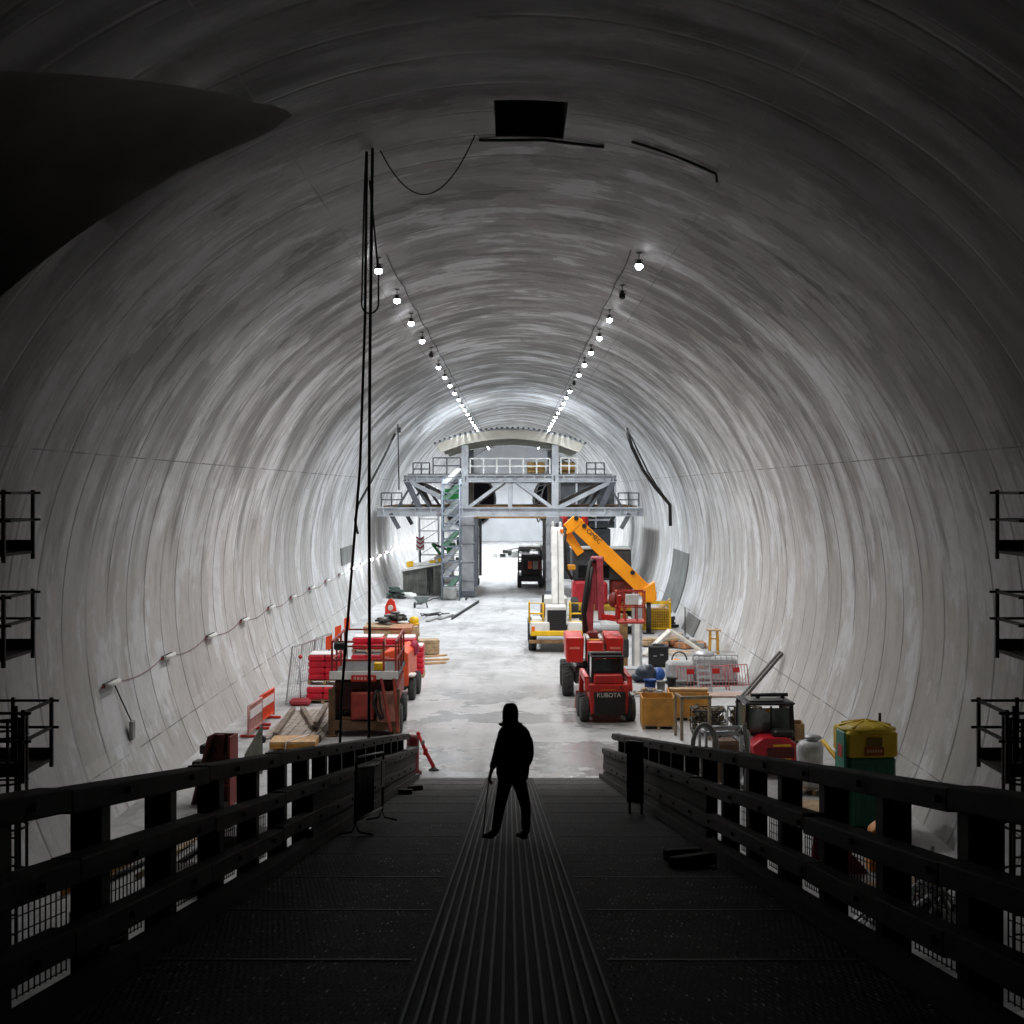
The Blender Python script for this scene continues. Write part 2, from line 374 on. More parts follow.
# ================================================================ the ramp
SL = .1614; RE = 37.8
def rp(x, y, h): return (x-.004*y, y, -1.64-SL*y+h)
def rbox(mb, x0, x1, y0, y1, h0, h1):
    vs = [rp(x, y, h) for x in (x0, x1) for y in (y0, y1) for h in (h0, h1)]
    return mb.add(vs, [(0,1,3,2),(4,6,7,5),(0,4,5,1),(2,3,7,6),(0,2,6,4),(1,5,7,3)])
def deck_mat():
    m = bpy.data.materials.new('ramp deck nubbed sheet'); m.use_nodes = True; nt = m.node_tree; b = nt.nodes['Principled BSDF']
    tc = N(nt, 'TexCoord'); P = tc.outputs['Object']
    n1 = noise(nt, P, .6, 6, .6); n2 = noise(nt, P, 5, 6, .7)
    br = N(nt, 'TexBrick'); br.inputs['Scale'].default_value = 1; br.inputs['Mortar Size'].default_value = .02; br.inputs['Mortar Smooth'].default_value = .6
    br.inputs['Brick Width'].default_value = .045; br.inputs['Row Height'].default_value = .13; br.inputs['Color1'].default_value = (1,1,1,1); br.inputs['Color2'].default_value = (.55,.55,.55,1); br.inputs['Mortar'].default_value = (0,0,0,1)
    nt.links.new(P, br.inputs['Vector'])
    base = ramp(nt, n1, [(.35, (.008, .0078, .0073, 1)), (.65, (.024, .023, .021, 1))])
    dusty = math_(nt, 'MULTIPLY', ramp_f(nt, N2y(nt, P), 29, 37.), ramp_f(nt, n2, .3, .7, .8))
    base = mix(nt, dusty, base, (.32, .31, .30, 1))
    nt.links.new(base, b.inputs['Base Color'])
    worn = math_(nt, 'MULTIPLY', ramp_f(nt, br.outputs['Color'], .7, 1.), ramp_f(nt, n2, .49, .60))
    nt.links.new(ramp_f(nt, worn, 0, 1, -.42, .74), b.inputs['Roughness']); nt.links.new(ramp_f(nt, worn, 0, 1, .8, .12), b.inputs['Specular IOR Level'])
    bp = N(nt, 'Bump'); bp.inputs['Strength'].default_value = 1.; bp.inputs['Distance'].default_value = .04
    nt.links.new(math_(nt, 'MULTIPLY', br.outputs['Color'], ramp_f(nt, n2, .4, .6)), bp.inputs['Height']); nt.links.new(bp.outputs[0], b.inputs['Normal'])
    return m
def N2y(nt, P):
    s = N(nt, 'SeparateXYZ'); nt.links.new(P, s.inputs[0]); return s.outputs[1]
M_mat = deck_mat()
o = rbox(MB(), -2.56, 2.56, -6, RE, -.3, 0).build('floor_ramp', M_mat); o['kind'] = 'structure'
mr = MB()
for y in range(-5, 38, 3): rbox(mr, -2.5, 2.5, y, y+.25, -.75, -.302)
for x in (-2.3, -.2, 2.0): rbox(mr, x, x+.28, -6, RE-3, -1.2, -.76)
o = mr.build('trim_ramp_underframe', M_dsteel); o['kind'] = 'structure'
# ribbed strip up the middle and cross joints of the sheets
t = T('ribbed_mat', 'long black ribbed rubber strip along the middle of the dark ramp, under the walker', 'mat', (0,0,0))
rbox(MB(), -.62, .62, -5, RE-.4, .001, .012).build('backing', mat('rubber strip', '#131211', .8, 0, .4, 2, spec=.2), t)
mr = MB()
for k in range(16):
    x = -.575+k*.0767; rbox(mr, x-.009, x+.009, -5, RE-.5, .0125, .03)
mr.build('ribs', mat('worn rib', '#1d1b1a', .6, 0, .7, 4, spec=.3), t)
mr = MB()
for y in [2.1+2.44*k for k in range(15)]:
    rbox(mr, -2.38, -.66, y, y+.03, .001, .008); rbox(mr, .66, 2.38, y, y+.03, .001, .008)
solo(mr, 'joint_strip', M_black, 'dark flat cover strips across the joints of the ramp sheets', 'joint strip', kind='stuff')
# railings
M_rail = mat('weathered dark railing timber', '#3a3531', .75, 0, .45, 2.5, .25)
M_post = mat('black post steel', '#151413', .6, .2, .4, 4)
NPOST = 18
def railing(s):
    t = T('ramp_railing', f"tall black post-and-rail fence along the {'left' if s < 0 else 'right'} edge of the ramp", 'railing', (0,0,0), 0, None)
    for h0, h1, nm, x0, x1 in ((1.1, 1.24, 'top_rail', 2.47, 2.66), (.69, .83, 'middle_rail', 2.42, 2.6), (.28, .44, 'lower_rail', 2.45, 2.6)):
        m = MB(); y = -3.0
        rnd = random.Random(int(h0*100)+s)
        yend = (34.7 if s < 0 else 33.75) if nm == 'top_rail' else 36.7
        while y < yend-.1:
            y2 = min(y+3.64, yend); dz = rnd.uniform(-.015, .015)
            a, b2 = sorted((s*x0, s*x1)); rbox(m, a, b2, y, y2-.012, h0+dz, h1+dz); y = y2
        m.build(nm, M_rail, t, bevel=.012)
    for k in range(NPOST+(s < 0)):
        y = 2.6+1.82*k-(.82 if s < 0 else 0); m = MB()
        a, b2 = sorted((s*2.61, s*2.635)); rbox(m, a, b2, y-.1, y+.1, -.3, 1.2)
        a, b2 = sorted((s*2.785, s*2.81)); rbox(m, a, b2, y-.1, y+.1, -.3, 1.1)
        a, b2 = sorted((s*2.635, s*2.785)); rbox(m, a, b2, y-.012, y+.012, -.3, 1.1)
        a, b2 = sorted((s*2.645, s*2.775)); rbox(m, a, b2, y+.02, y+.09, .0, 1.1)
        p = m.build('post', M_post, t)
        for h, xx in ((.36,2.45), (.76,2.42), (1.17,2.47)): MB().cyl(rp(s*(xx-.03), y, h), rp(s*xx, y, h), .022, n=8).build('bolt', M_dsteel, p)
    for k in range(9):       # mesh infill on the near bays only: further on the planks close them
        y0 = 2.6+1.82*k-1.72-(.82 if s < 0 else 0); m = MB()
        for i in range(17):
            y = y0+.1*i; m.bar(rp(s*2.83, y, .02), rp(s*2.83, y, .69), .008)
        for i in range(8): m.bar(rp(s*2.835, y0, .03+.092*i), rp(s*2.835, y0+1.62, .03+.092*i), .007)
        m.build('mesh_panel', M_dsteel, t)
    m = MB(); a, b2 = sorted((s*2.46, s*2.53))
    for h in (.0, .25, .47): rbox(m, a, b2, 17.5, 36.7, h+.01, h+.22)
    m.build('side_plank', M_deckt, t)
    m = MB(); a, b2 = sorted((s*2.4, s*2.58)); rbox(m, a, b2, -5, RE-.3, .005, .13); m.build('kerb', M_deckt, t)
for s in (-1, 1): railing(s)

# things on the ramp -------------------------------------------------
def crowd_barrier(loc, rz, label, L=1.9, sign=True):
    t = T('crowd_barrier', label, 'barrier', loc, rz); h = 1.05; M = mat('rusty dark barrier', '#2b2423', .5, .4, .4, 4)
    m = MB(); m.tube([(-L/2,0,.14),(-L/2,0,h-.06),(-L/2+.06,0,h),(L/2-.06,0,h),(L/2,0,h-.06),(L/2,0,.14)], .02, 8); m.tube([(-L/2,0,.2),(L/2,0,.2)], .016, 8); m.tube([(-L/2,0,h-.16),(L/2,0,h-.16)], .014, 8); m.build('frame', M, t)
    m = MB()
    for k in range(14): m.cyl((-L/2+.13*(k+1),0,.2), (-L/2+.13*(k+1),0,h-.16), .009, n=6)
    m.build('upright', M, t)
    for x in (-L/2+.05, L/2-.05): MB().tube([(x,-.24,.012),(x,-.05,.05),(x,0,.16),(x,.05,.05),(x,.24,.012)], .016, 7).build('foot', M, t)
    if sign: MB().box((L/2-.24,-.03,h-.32), (.36,.012,.42), ch=.004).build('notice_board', mat('faded board', '#6f6a66', .6), t)
    return t
x, y, z = rp(-2.05, 20.5, 0.02); crowd_barrier((x, y, z), math.radians(85), 'narrow dark metal crowd barrier propped against the left ramp railing', 2.9).rotation_euler = (0, math.atan(SL), math.radians(88))
x, y, z = rp(2.12, 23.6, .01)
t = T('barrier_board', 'dark red upright barrier board on two thin legs beside the right ramp railing', 'barrier', (x, y, z), math.radians(-28))
MB().box((0,0,.68), (.3,.05,1.0), ch=.01).build('board', mat('faint dark red board', '#4a1a16', .6, 0, .4), t)
MB().box((0,-.0,1.2), (.3,.08,.05), ch=.01).build('cap', M_grey, t)
for sx in (-.1, .12): MB().box((sx,0,.08), (.035,.035,.24)).build('leg', M_dsteel, t)
def bollard(loc, label, tilt, h=1.05):
    t = T('delineator_post', label, 'delineator', loc, 0)
    MB().lathe([(.14,0),(.15,.02),(.1,.05),(.05,.09)], (0,0,0), 20).build('base', M_rub, t)
    p = MB().tube([(0,0,.09),(tilt*.5,0,.5),(tilt,0,h)], [.055,.05,.045], 12); p.ball((tilt*1.02,0,h+.02), .055); p.build('pole', mat('bright red plastic', '#e3231a', .45, 0, .1), t)
    MB().box((tilt*.42-.05,0,h*.52), (.12,.1,.2), ch=.02).build('handle', MATS['bright red plastic'], t)
    MB().lathe([(.056,0),(.056,.12)], (tilt*.72,0,h*.72), 12).build('band', mat('reflective band', '#b9aeb0', .3), t)
    return t
bx, by, bz = gp(431, 777); bollard((bx+.02, by+.9, FZ), 'leaning bright red delineator post at the foot of the ramp, beside the left railing end', -.42, 1.0)
x, y, z = -2.80, 38.35, FZ
t = T('barrier_bollard', 'dark red round-topped bollard standing at the far end of the left ramp railing', 'bollard', (x, y, z))
MB().lathe([(.25,0),(.25,.05),(.17,.1),(.17,.95),(.12,1.05),(.04,1.08)], (0,0,0), 20).build('body', mat('dark red plastic', '#6e1420', .45), t)
MB().lathe([(.178,.6),(.178,.78)], (0,0,0), 20).build('band', M_grey, t)
for i, (px, hy) in enumerate(((2.0, 15.3), (1.98, 16.0))):
    x, y, z = rp(px, hy, .07); solo(MB().box((0,0,0), (.5-.1*i,.24,.13), ch=.015), 'timber_block', M_deckt, ['dark timber block lying at the foot of the right ramp railing', 'shorter dark timber block lying just beyond the other at the right railing'][i], 'timber block', (x, y, z+.0), 'loose timber blocks on the ramp', rz=.5-.3*i).rotation_euler.x = -math.atan(SL)
for i, (px, hy) in enumerate(((-2.2, 29.6), (-2.1, 31.2))):
    x, y, z = rp(px, hy, .06); solo(MB().box((0,0,0), (.3,.24,.11), ch=.015), 'timber_block', M_deckt, ['small dark block on the ramp by the left railing, nearer one', 'small dark block on the ramp by the left railing, farther one'][i], 'timber block', (x, y, z), 'loose timber blocks on the ramp', rz=.4*i).rotation_euler.x = -math.atan(SL)

# ================================================================ the walker
def skin(name, joints, edges, m, parent, sub=2):
    me = bpy.data.meshes.new(name); keys = list(joints); me.from_pydata([joints[k][:3] for k in keys], [(keys.index(a), keys.index(b)) for a, b in edges], [])
    o = bpy.data.objects.new(name, me); C.objects.link(o)
    md = o.modifiers.new('skin', 'SKIN'); md.use_smooth_shade = True
    for i, k in enumerate(keys):
        r = joints[k][3:]; d = me.skin_vertices[0].data[i]; d.radius = (r[0], r[-1]); d.use_root = (i == 0)
    s2 = o.modifiers.new('sub', 'SUBSURF'); s2.levels = s2.render_levels = sub
    bpy.context.view_layer.update()
    new = bpy.data.meshes.new_from_object(o.evaluated_get(bpy.context.evaluated_depsgraph_get())); o.modifiers.clear(); o.data = new
    new.materials.clear(); new.materials.append(m); o.parent = parent; return o
PY = 18.35; px0, _, pz0 = rp(0, PY, 0)
person = T('person', 'person in dark hooded jacket and trousers walking down the ramp, seen from behind', 'person', (-.095, PY, pz0+.042))
M_cloth = mat('black jacket cloth', '#17181b', .85, 0, .3, 8, .1); M_trs = mat('black trousers', '#131417', .9, 0, .3, 8, .1); M_skin = mat('skin', '#8a6350', .6, 0, .1)
M_hood = mat('black hood cloth', '#141517', .9, 0, .3, 8, .1)
J = {'pel': (.06,0,.90,.13,.10), 'spn': (.075,-.01,1.15,.135,.10), 'chs': (.08,0,1.33,.15,.11), 'nek': (.055,-.01,1.48,.055,.055), 'skl': (.04,0,1.57,.07,.085), 'hed': (.03,0,1.66,.08,.09), 'top': (.03,.005,1.70,.05,.055),
     'shl': (-.06,0,1.37,.07,.065), 'ell': (-.135,.02,1.10,.046,.046), 'wrl': (-.22,.05,.87,.030,.026), 'pml': (-.235,.06,.81,.034,.018),
     'shr': (.235,0,1.37,.07,.065), 'elr': (.285,-.02,1.09,.046,.046), 'wrr': (.235,.07,.92,.032,.028), 'pmr': (.20,.1,.87,.035,.02),
     'hpl': (-.03,0,.80,.085,.10), 'knl': (-.105,.03,.41,.058,.06), 'anl': (-.16,-.02,.10,.042,.045), 'tol': (-.29,.02,.045,.035,.03),
     'hpr': (.145,0,.80,.085,.10), 'knr': (.236,.02,.41,.058,.06), 'anr': (.236,-.03,.10,.042,.045), 'tor': (.15,.10,.045,.035,.03)}
E = [('pel','spn'),('spn','chs'),('chs','nek'),('nek','skl'),('skl','hed'),('hed','top'),('chs','shl'),('shl','ell'),('ell','wrl'),('wrl','pml'),('chs','shr'),('shr','elr'),('elr','wrr'),('wrr','pmr'),('pel','hpl'),('hpl','knl'),('knl','anl'),('anl','tol'),('pel','hpr'),('hpr','knr'),('knr','anr'),('anr','tor')]
def hand(pre, palm, d, side, J, E):
    d = Vector(d).normalized(); s = Vector(side).normalized(); c = d.cross(s).normalized()
    for i, (off, L) in enumerate(((-.028,.068),(-.010,.078),(.009,.074),(.027,.058))):
        b = Vector(palm)+d*.03+s*off; k = b+d*L*.45+c*.006; e = k+d*L*.3+c*.024; f = e+d*L*.12+c*.028
        for n_, v, r in (('a',b,.0095),('b',k,.009),('c',e,.0085),('d',f,.007)): J[f'{pre}{i}{n_}'] = (*v, r, r)
        E += [(pre+'_', f'{pre}{i}a') if False else (palm_key[pre], f'{pre}{i}a'), (f'{pre}{i}a',f'{pre}{i}b'),(f'{pre}{i}b',f'{pre}{i}c'),(f'{pre}{i}c',f'{pre}{i}d')]
    b = Vector(palm)-d*.012-s*.03; k = b-s*.022+d*.03; e = k+d*.03+c*.012
    for n_, v, r in (('a',b,.012),('b',k,.010),('c',e,.008)): J[f'{pre}t{n_}'] = (*v, r, r)
    E += [(palm_key[pre], pre+'ta'),(pre+'ta',pre+'tb'),(pre+'tb',pre+'tc')]
palm_key = {'L': 'pml', 'R': 'pmr'}
hand('L', J['pml'][:3], (-.2,.12,-1), (.35,.94,.05), J, E); hand('R', J['pmr'][:3], (-.55,.35,-.75), (-.6,.75,.3), J, E)
body = skin('body', J, E, M_skin, person)
fm = MB(); fc = Vector((-.035, .07, 1.655))          # small features of the face, turned left and away
fm.prism([(0,-.02),(.03,-.025),(.0,.035)], 'x', -.008, .008)
def loft(levels, ry, n=28, e=.8):
    m = MB(); vs = []
    for z, x0, x1 in levels:
        for k in range(n):
            a = 2*PI*k/n; c, s_ = math.cos(a), math.sin(a); f = min(1, (x1-x0)/.36)
            vs.append(((x0+x1)/2+(x1-x0)/2*math.copysign(abs(c)**e, c), ry*f*math.copysign(abs(s_)**e, s_)-.005, z))
    L = len(levels); m.add(vs, [(i*n+k, i*n+(k+1)%n, (i+1)*n+(k+1)%n, (i+1)*n+k) for i in range(L-1) for k in range(n)]+[tuple(range(n))[::-1], tuple(range((L-1)*n, L*n))], True); return m
jk = loft([(.79,-.135,.262),(.86,-.150,.278),(.95,-.152,.285),(1.06,-.148,.295),(1.17,-.143,.305),(1.27,-.142,.31),(1.35,-.138,.302),(1.41,-.122,.282),(1.455,-.092,.248),(1.49,-.05,.20),(1.525,-.015,.14),(1.56,-.01,.115)], .15).build('jacket', M_cloth, person)
skin('sleeve', {'s': (-.055,0,1.37,.085,.085), 'u': (-.10,.01,1.24,.078,.075), 'e': (-.14,.02,1.09,.066,.064), 'w': (-.212,.045,.90,.046,.046)}, [('s','u'),('u','e'),('e','w')], M_cloth, person)
skin('sleeve', {'s': (.23,0,1.37,.085,.085), 'u': (.272,-.01,1.24,.076,.075), 'e': (.287,-.02,1.09,.064,.064), 'w': (.24,.05,.95,.054,.054)}, [('s','u'),('u','e'),('e','w')], M_cloth, person)
# hood: open towards where the walker looks (ahead and to the left)
hm = MB(); n, mm = 22, 12; vs = []
for i in range(mm+1):
    tt = -.55*PI+i/mm*1.05*PI
    for k in range(n+1):
        a = math.radians(-155+310*k/n); rr = max(.0, math.cos(min(max(tt, -PI/2), PI/2)))
        zz = 1.645+.135*math.sin(tt); r = .106*rr**.62 if tt < PI/2 else 0
        if zz < 1.60: r = max(r, .098+.05*(1.60-zz)/.1)
        dx, dy = r*math.cos(a), r*math.sin(a)
        ca = math.radians(-55)   # centre of the cloth faces back-right
        vs.append((.035+dx*math.cos(ca)-dy*math.sin(ca), dx*math.sin(ca)+dy*math.cos(ca), zz-.05*(rr if tt < 0 else 0)))
hm.add(vs, [(i*(n+1)+k, i*(n+1)+k+1, (i+1)*(n+1)+k+1, (i+1)*(n+1)+k) for i in range(mm) for k in range(n)], True)
hd = hm.build('hood', M_hood, person); md = hd.modifiers.new('s', 'SOLIDIFY'); md.thickness = .014
hair = MB().ball((.03,0,1.675), (.085,.092,.075)); hair.build('hair', mat('dark hair', '#1b1512', .7), person)
fe = MB(); f0 = Vector((.03-.05, .066, 1.64)); fd = Vector((-.6,.8,0)); fs_ = Vector((.8,.6,0))
fe.ball(f0+fd*.012, (.014,.016,.024)); fe.ball(f0+Vector((0,0,-.05))+fd*.0, (.024,.014,.008)); fe.build('nose_and_mouth', M_skin, person)
for sx in (-1, 1): MB().ball(f0+fs_*.032*sx+Vector((0,0,.03)), .013).build('eye', mat('eye', '#d8d5cf', .2), person)
skin('trousers', {'pel': (.06,0,.90,.135,.115), 'hpl': (-.03,0,.77,.10,.11), 'tl': (-.065,.02,.60,.088,.092), 'knl': (-.105,.03,.41,.076,.078), 'cl': (-.135,-.0,.25,.068,.072), 'anl': (-.158,-.02,.11,.062,.064),
     'hpr': (.145,0,.77,.10,.11), 'tr': (.19,.015,.60,.085,.09), 'knr': (.236,.02,.41,.068,.074), 'cr': (.238,-.01,.25,.062,.068), 'anr': (.236,-.03,.11,.058,.062)},
     [('pel','hpl'),('hpl','tl'),('tl','knl'),('knl','cl'),('cl','anl'),('pel','hpr'),('hpr','tr'),('tr','knr'),('knr','cr'),('cr','anr')], M_trs, person)
M_boot = mat('black boot', '#101010', .6, 0, .3, 6)
for a, b_ in (((-.15,-.05,.055),(-.325,.02,.035)), ((.245,-.06,.055),(.125,.10,.035))):
    a = Vector(a); b_ = Vector(b_); skin('boot', {'h': (*a,.052,.05), 'm': (*(a*.55+b_*.45),.052,.045), 't': (*b_,.048,.034), 'k': (*(a+Vector((0,.02,.10))),.058,.058)}, [('h','m'),('m','t'),('h','k')], M_boot, person)
t = T('grabber_stick', 'thin dark stick held in the left hand of the walking person', 'stick', (-.385, PY+.10, pz0+.042))
MB().tube([(-.04,0,.0),(.0,0,.4),(.035,0,.72)], .008, 6).build('shaft', M_dsteel, t)
MB().box((-.01,0,0), (.1,.03,.025), ch=.005).build('tip', M_black, t)

# ================================================================ things fixed to the lining
# hanging hoses in front of the lift
def ceil_z(x): return ZC+math.sqrt(R0*R0-x*x)
h0 = (-2.88, 28.3, ceil_z(-2.88)-.02)
m = MB(); m.tube([h0, (-2.93,28.3,3), (-2.95,28.3,0), (-2.94,28.3,-3), (-2.98,28.3,FZ+.03)], .032, 8)
solo(m, 'hanging_hose', M_cable, 'straight black hose hanging from the crown to the floor left of the ramp', 'hose')
m = MB(); m.tube([(-2.99,28.25,6.85),(-3.02,28.2,3.5),(-3.12,28.2,.5),(-3.32,28.2,-2.0),(-3.5,28.2,-4.2),(-3.6,28.2,FZ+.03)], .028, 8)
solo(m, 'hanging_hose', M_cable, 'black hose slanting away to the left beside the straight hanging hose', 'hose')
m = MB(); m.tube([(-3.02,28.4,ceil_z(3.02)-.03),(-3.06,28.4,6.0)]+[(-2.94-.17*math.cos(a), 28.4, 3.8+.0-.2*math.sin(a)-(0 if a else 0)) for a in [PI*i/10 for i in range(11)]]+[(-2.77,28.4,4.4),(-2.86,28.4,5.4),(-2.95,28.4,6.3)], .018, 7)
solo(m, 'cable_loop', M_cable, 'thin black cable loop tied against the hanging hoses', 'cable')
p0, p1 = (-2.75, 28.6, ceil_z(2.75)-.03), (-.82, 28.6, ceil_z(.8)-.05)
solo(MB().tube(catenary(p0, p1, 1.05, 20), .014, 6), 'drooping_cable', M_cable, 'thin cable drooping below the crown between hoses and ceiling opening', 'cable')
m = MB()
for x0, x1, y0 in ((-.75,.6,29.1),(.6,1.85,29.1)): m.bar((x0,y0,ceil_z(x0)-.04),(x1,y0,ceil_z(x1)-.04), .06, .06)
solo(m, 'ceiling_angle', M_dsteel, 'dark steel angle fixed along the near edge of the ceiling opening', 'steel angle')
m = MB(); q = [(2.35+.25*i, 28.2+.05*i, ceil_z(2.35+.25*i)-.05) for i in range(8)]; m.tube(q+[(q[-1][0]+.02, q[-1][1], q[-1][2]-.18)], .03, 6)
solo(m, 'ceiling_pipe', M_dsteel, 'dark bent pipe on the ceiling right of the opening', 'pipe')
def access_tower(s, label):
    X = s*1.; t = T('access_tower', label, 'access tower', (s*8.75, 22., FZ)); M = mat('dark tower steel', '#2c2927', .6, .3, .4, 5)
    lv = [3.40, 5.16, 6.76]           # deck heights above the floor
    xi, xo = -1.25*s, .9*s            # inner edge (to the room), outer edge (to the wall)
    for i, z in enumerate(lv):
        w0 = xi+(s*.3 if i else -s*.0); xx = sorted((w0, xo))
        MB().box(((xx[0]+xx[1])/2, 0, z), (xx[1]-xx[0], 1.3, .05)).box(((xx[0]+xx[1])/2, -.65, z+.09), (xx[1]-xx[0], .03, .2)).box(((xx[0]+xx[1])/2, .65, z+.09), (xx[1]-xx[0], .03, .2)).build('platform', mat('tower deck board', '#55524e', .7, .2, .3), t)
        m = MB()
        for y in (-.65, .65):
            for x in (w0, w0+s*.62, xo): m.bar((x,y,z-.12), (x,y,z+1.0), .055)
            for h in (.52, .95): m.bar((w0-s*.12,y,z+h), (xo,y,z+h), .04)
        for h in (.52, .95): m.bar((w0,-.75,z+h), (w0,.65,z+h), .045)
        m.build('guardrail', M, t)
    m = MB()
    for x in (0, .42):
        m.bar((w0*0+xi+s*(.25+x), -.25, 0), (xi+s*(.25+x), -.25, 4.4), .045)
    for k in range(14): m.bar((xi+s*.25,-.25,.25+.3*k), (xi+s*.67,-.25,.25+.3*k), .028)
    m.build('ladder', M, t)
    m = MB()
    cx = xi+s*.34
    for z in (1.9, 2.6, 3.3, 4.0, 4.28): m.tube([(cx+.36*math.cos(a), -.55+.36*math.sin(a), z) for a in [2*PI*i/14 for i in range(15)]], .02, 6)
    for k in range(7):
        a = PI+PI*k/6; m.bar((cx+.36*math.cos(a), -.55+.36*math.sin(a), 1.9), (cx+.36*math.cos(a), -.55+.36*math.sin(a), 4.3), .04)
    m.build('ladder_cage', M, t)
    m = MB()
    for y in (-.6, .6): m.bar((xo+s*.0,y,0), (xo,y,7.7), .12)
    m.build('mast', M, t)
    for z in lv:
        m = MB(); wx = wallx(FZ+z)*s-s*8.75
        for y in (-.5, .5): m.bar((xo,y,z-.05), (wx,y,z-.05), .09)
        m.build('wall_tie', M, t)
access_tower(-1, 'dark steel access tower with three railed landings against the left lining')
access_tower(1, 'dark steel access tower with three railed landings against the right lining')

# batten lights along the left wall
M_tube = emit('lit tube cover', '#f6f8ff', 14); M_tubeoff = mat('unlit tube cover', '#d9dad6', .35, 0, .1)
zb = -4.87; xb = -wallx(zb)
for i in range(20):
    y = 35.5+5.83*i; on = i >= 9
    t = T('batten_light', f"{'lit' if on else 'unlit'} tube light hung on the left lining, {ORD[i]} along its red cable from the ramp", 'lamp', (xb+.09, y, zb), math.radians(90), 'tube lights along the left lining')
    t.rotation_euler = (math.radians(9), 0, math.radians(90))
    MB().box((0,0,-.0), (1.15,.08,.12), ch=.02).build('housing', M_dsteel, t)
    MB().tube([(-.55,-.07,0),(.55,-.07,0)], .065, 10).build('tube_cover', M_tube if on else M_tubeoff, t)
    MB().box((-.62,-.0,-.02), (.05,.06,.07), ch=.015).build('plug', mat('red plug', '#a03034', .5), t)
    if on:
        l = bpy.data.lights.new('tube_glow', 'POINT'); l.energy = 40; l.shadow_soft_size = .3; l.color = (.94,.97,1); lo = bpy.data.objects.new('tube_glow', l); C.objects.link(lo); lo.parent = t; lo.location = (0,-.45,0)
m = MB()
for i in range(19):
    y = 35.5+5.83*i; p = catenary((xb+.1, y+.7, zb-.05), (xb+.1, y+5.15, zb-.05), .13, 8)
    m.tube([(-wallx(v.z)+.03, v.y, v.z) for v in p],   .009, 5, cap=False)
solo(m, 'red_supply_cable', mat('dark red cable', '#6a3030', .6), 'dark red cable looping between the tube lights on the left lining', 'cable')
t = T('dangling_plug', 'grey plug box hanging on a cable below the nearest tube light', 'plug', (-wallx(-6.2)+.12, 36.3, -6.2))
MB().box((0,0,0), (.1,.3,.5), ch=.03).build('box', M_grey, t); MB().tube([(-.03,0,.25),(-.25,-.1,.8),(-.40,-.2,1.22)], .02, 6).build('cord', M_cable, t)
# hoses draped far down both linings, tripod mast on the left
def drape(pts, r, label, name='draped_hose'):
    solo(MB().tube(pts, r, 7), name, M_cable, label, 'hose')
def wp(px, py, d): return ((px-515)*d/1400, d, -(py-491)*d/1400)
drape([wp(*q) for q in ((626,428,76),(632,447,76),(643,470,76.5),(655,487,77),(666,500,77),(670,505,77),(670.5,526,77))], .10, 'thick black hose hanging in a curve against the right lining')
drape([wp(*q) for q in ((628,430,75),(637,449,75),(648,472,75.5),(659,489,76),(669,503,76))], .04, 'thinner black hose hanging inside the thick one on the right lining')
drape([wp(*q) for q in ((395,434,80),(385,455,79),(372,480,78),(358,505,77),(355,520,77),(358,534,77))], .07, 'grey hose slung down the left lining from the cable hook', 'slung_hose')
solo(MB().cyl(wp(398,424,80), wp(399,490,80), .04).box(wp(399,430,80), (.2,.2,.3)), 'cable_hook', M_dsteel, 'thin steel hanger with a hook block on the left vault', 'hanger')
# grey curved sheets standing in for the shade of recesses in the linings
def wall_strip(s, y0, y1, a0, a1, label):
    m = MB(); n = 14; vs = []
    for i in range(n+1):
        a = a0+(a1-a0)*i/n
        for y in (y0+(y1-y0)*0, y1):
            for r in (R0-.01, R0-.07): vs.append((s*r*math.sin(a), y, ZC+r*math.cos(a)))
    fs = []
    for i in range(n):
        b = 4*i; fs += [(b,b+4,b+6,b+2),(b+1,b+3,b+7,b+5),(b,b+1,b+5,b+4),(b+2,b+6,b+7,b+3)]
    fs += [(0,2,3,1),(4*n,4*n+1,4*n+3,4*n+2)]
    m.add(vs, fs); solo(m, 'recess_shade', mat('grey recess shade', '#6d6e6c', .6, 0, .35, .8), label, 'sheet')
wall_strip(1, 84, 92, 1.63, 1.98, 'dark grey curved sheet standing for a shaded recess in the right lining behind the orange boom')
wall_strip(1, 74, 79, 1.93, 2.10, 'grey curved sheet standing for a shaded recess low in the right lining, nearer than the boom end')
wall_strip(-1, 84, 90, 1.60, 1.70, 'dark grey curved sheet standing for a shaded recess in the left lining beyond the hanging hoses')
# ================================================================ vehicles and plant
M_lift = mat('rusty red paint', '#9c3a2e', .55, 0, .45, 2.5, .1)
# --- scissor lift at the left, folded down
g = gp(364, 737); t = T('scissor_lift', 'dull red folded scissor lift with railed deck at the left foot of the ramp', 'scissor lift', g, math.radians(1))
m = MB().box((0,1.9,.42), (1.5,3.6,.34), ch=.03); m.box((0,.1,.36), (2.2,.22,.3), ch=.02).build('chassis', mat('muddy yellow steel', '#6b5038', .75, .1, .4, 3), t)
for x in (-1.02, 1.02): MB().box((x,.12,.75), (.2,.24,1.5), ch=.02).box((x,.12,.03), (.3,.34,.06), ch=.01).build('outrigger', mat('muddy yellow steel', '#8a7646'), t)
for x in (-.98, .98):
    for y in (.85, 3.2): wheel(t, (x,y,.46), .46, .34, '#b8b2a8')
MB().box((-.05,.1,.98), (.72,.3,.86), ch=.03).box((-.05,-.06,1.0), (.6,.03,.74), ch=.01).build('engine_box', M_lift, t)
MB().box((.72,.16,.95), (.62,.5,.95), ch=.06).build('hydraulic_box', mat('pinkish dusty cover', '#a8705f', .6, 0, .4, 4), t)
m = MB(); m.tube([(.4,-.1,1.5),(.3,-.16,1.1),(.42,-.16,.8),(.55,-.1,.55)], .05, 8); m.tube([(.48,-.1,1.5),(.52,-.16,1.0),(.62,-.16,.6)], .03, 8); m.build('hydraulic_hose', M_cable, t)
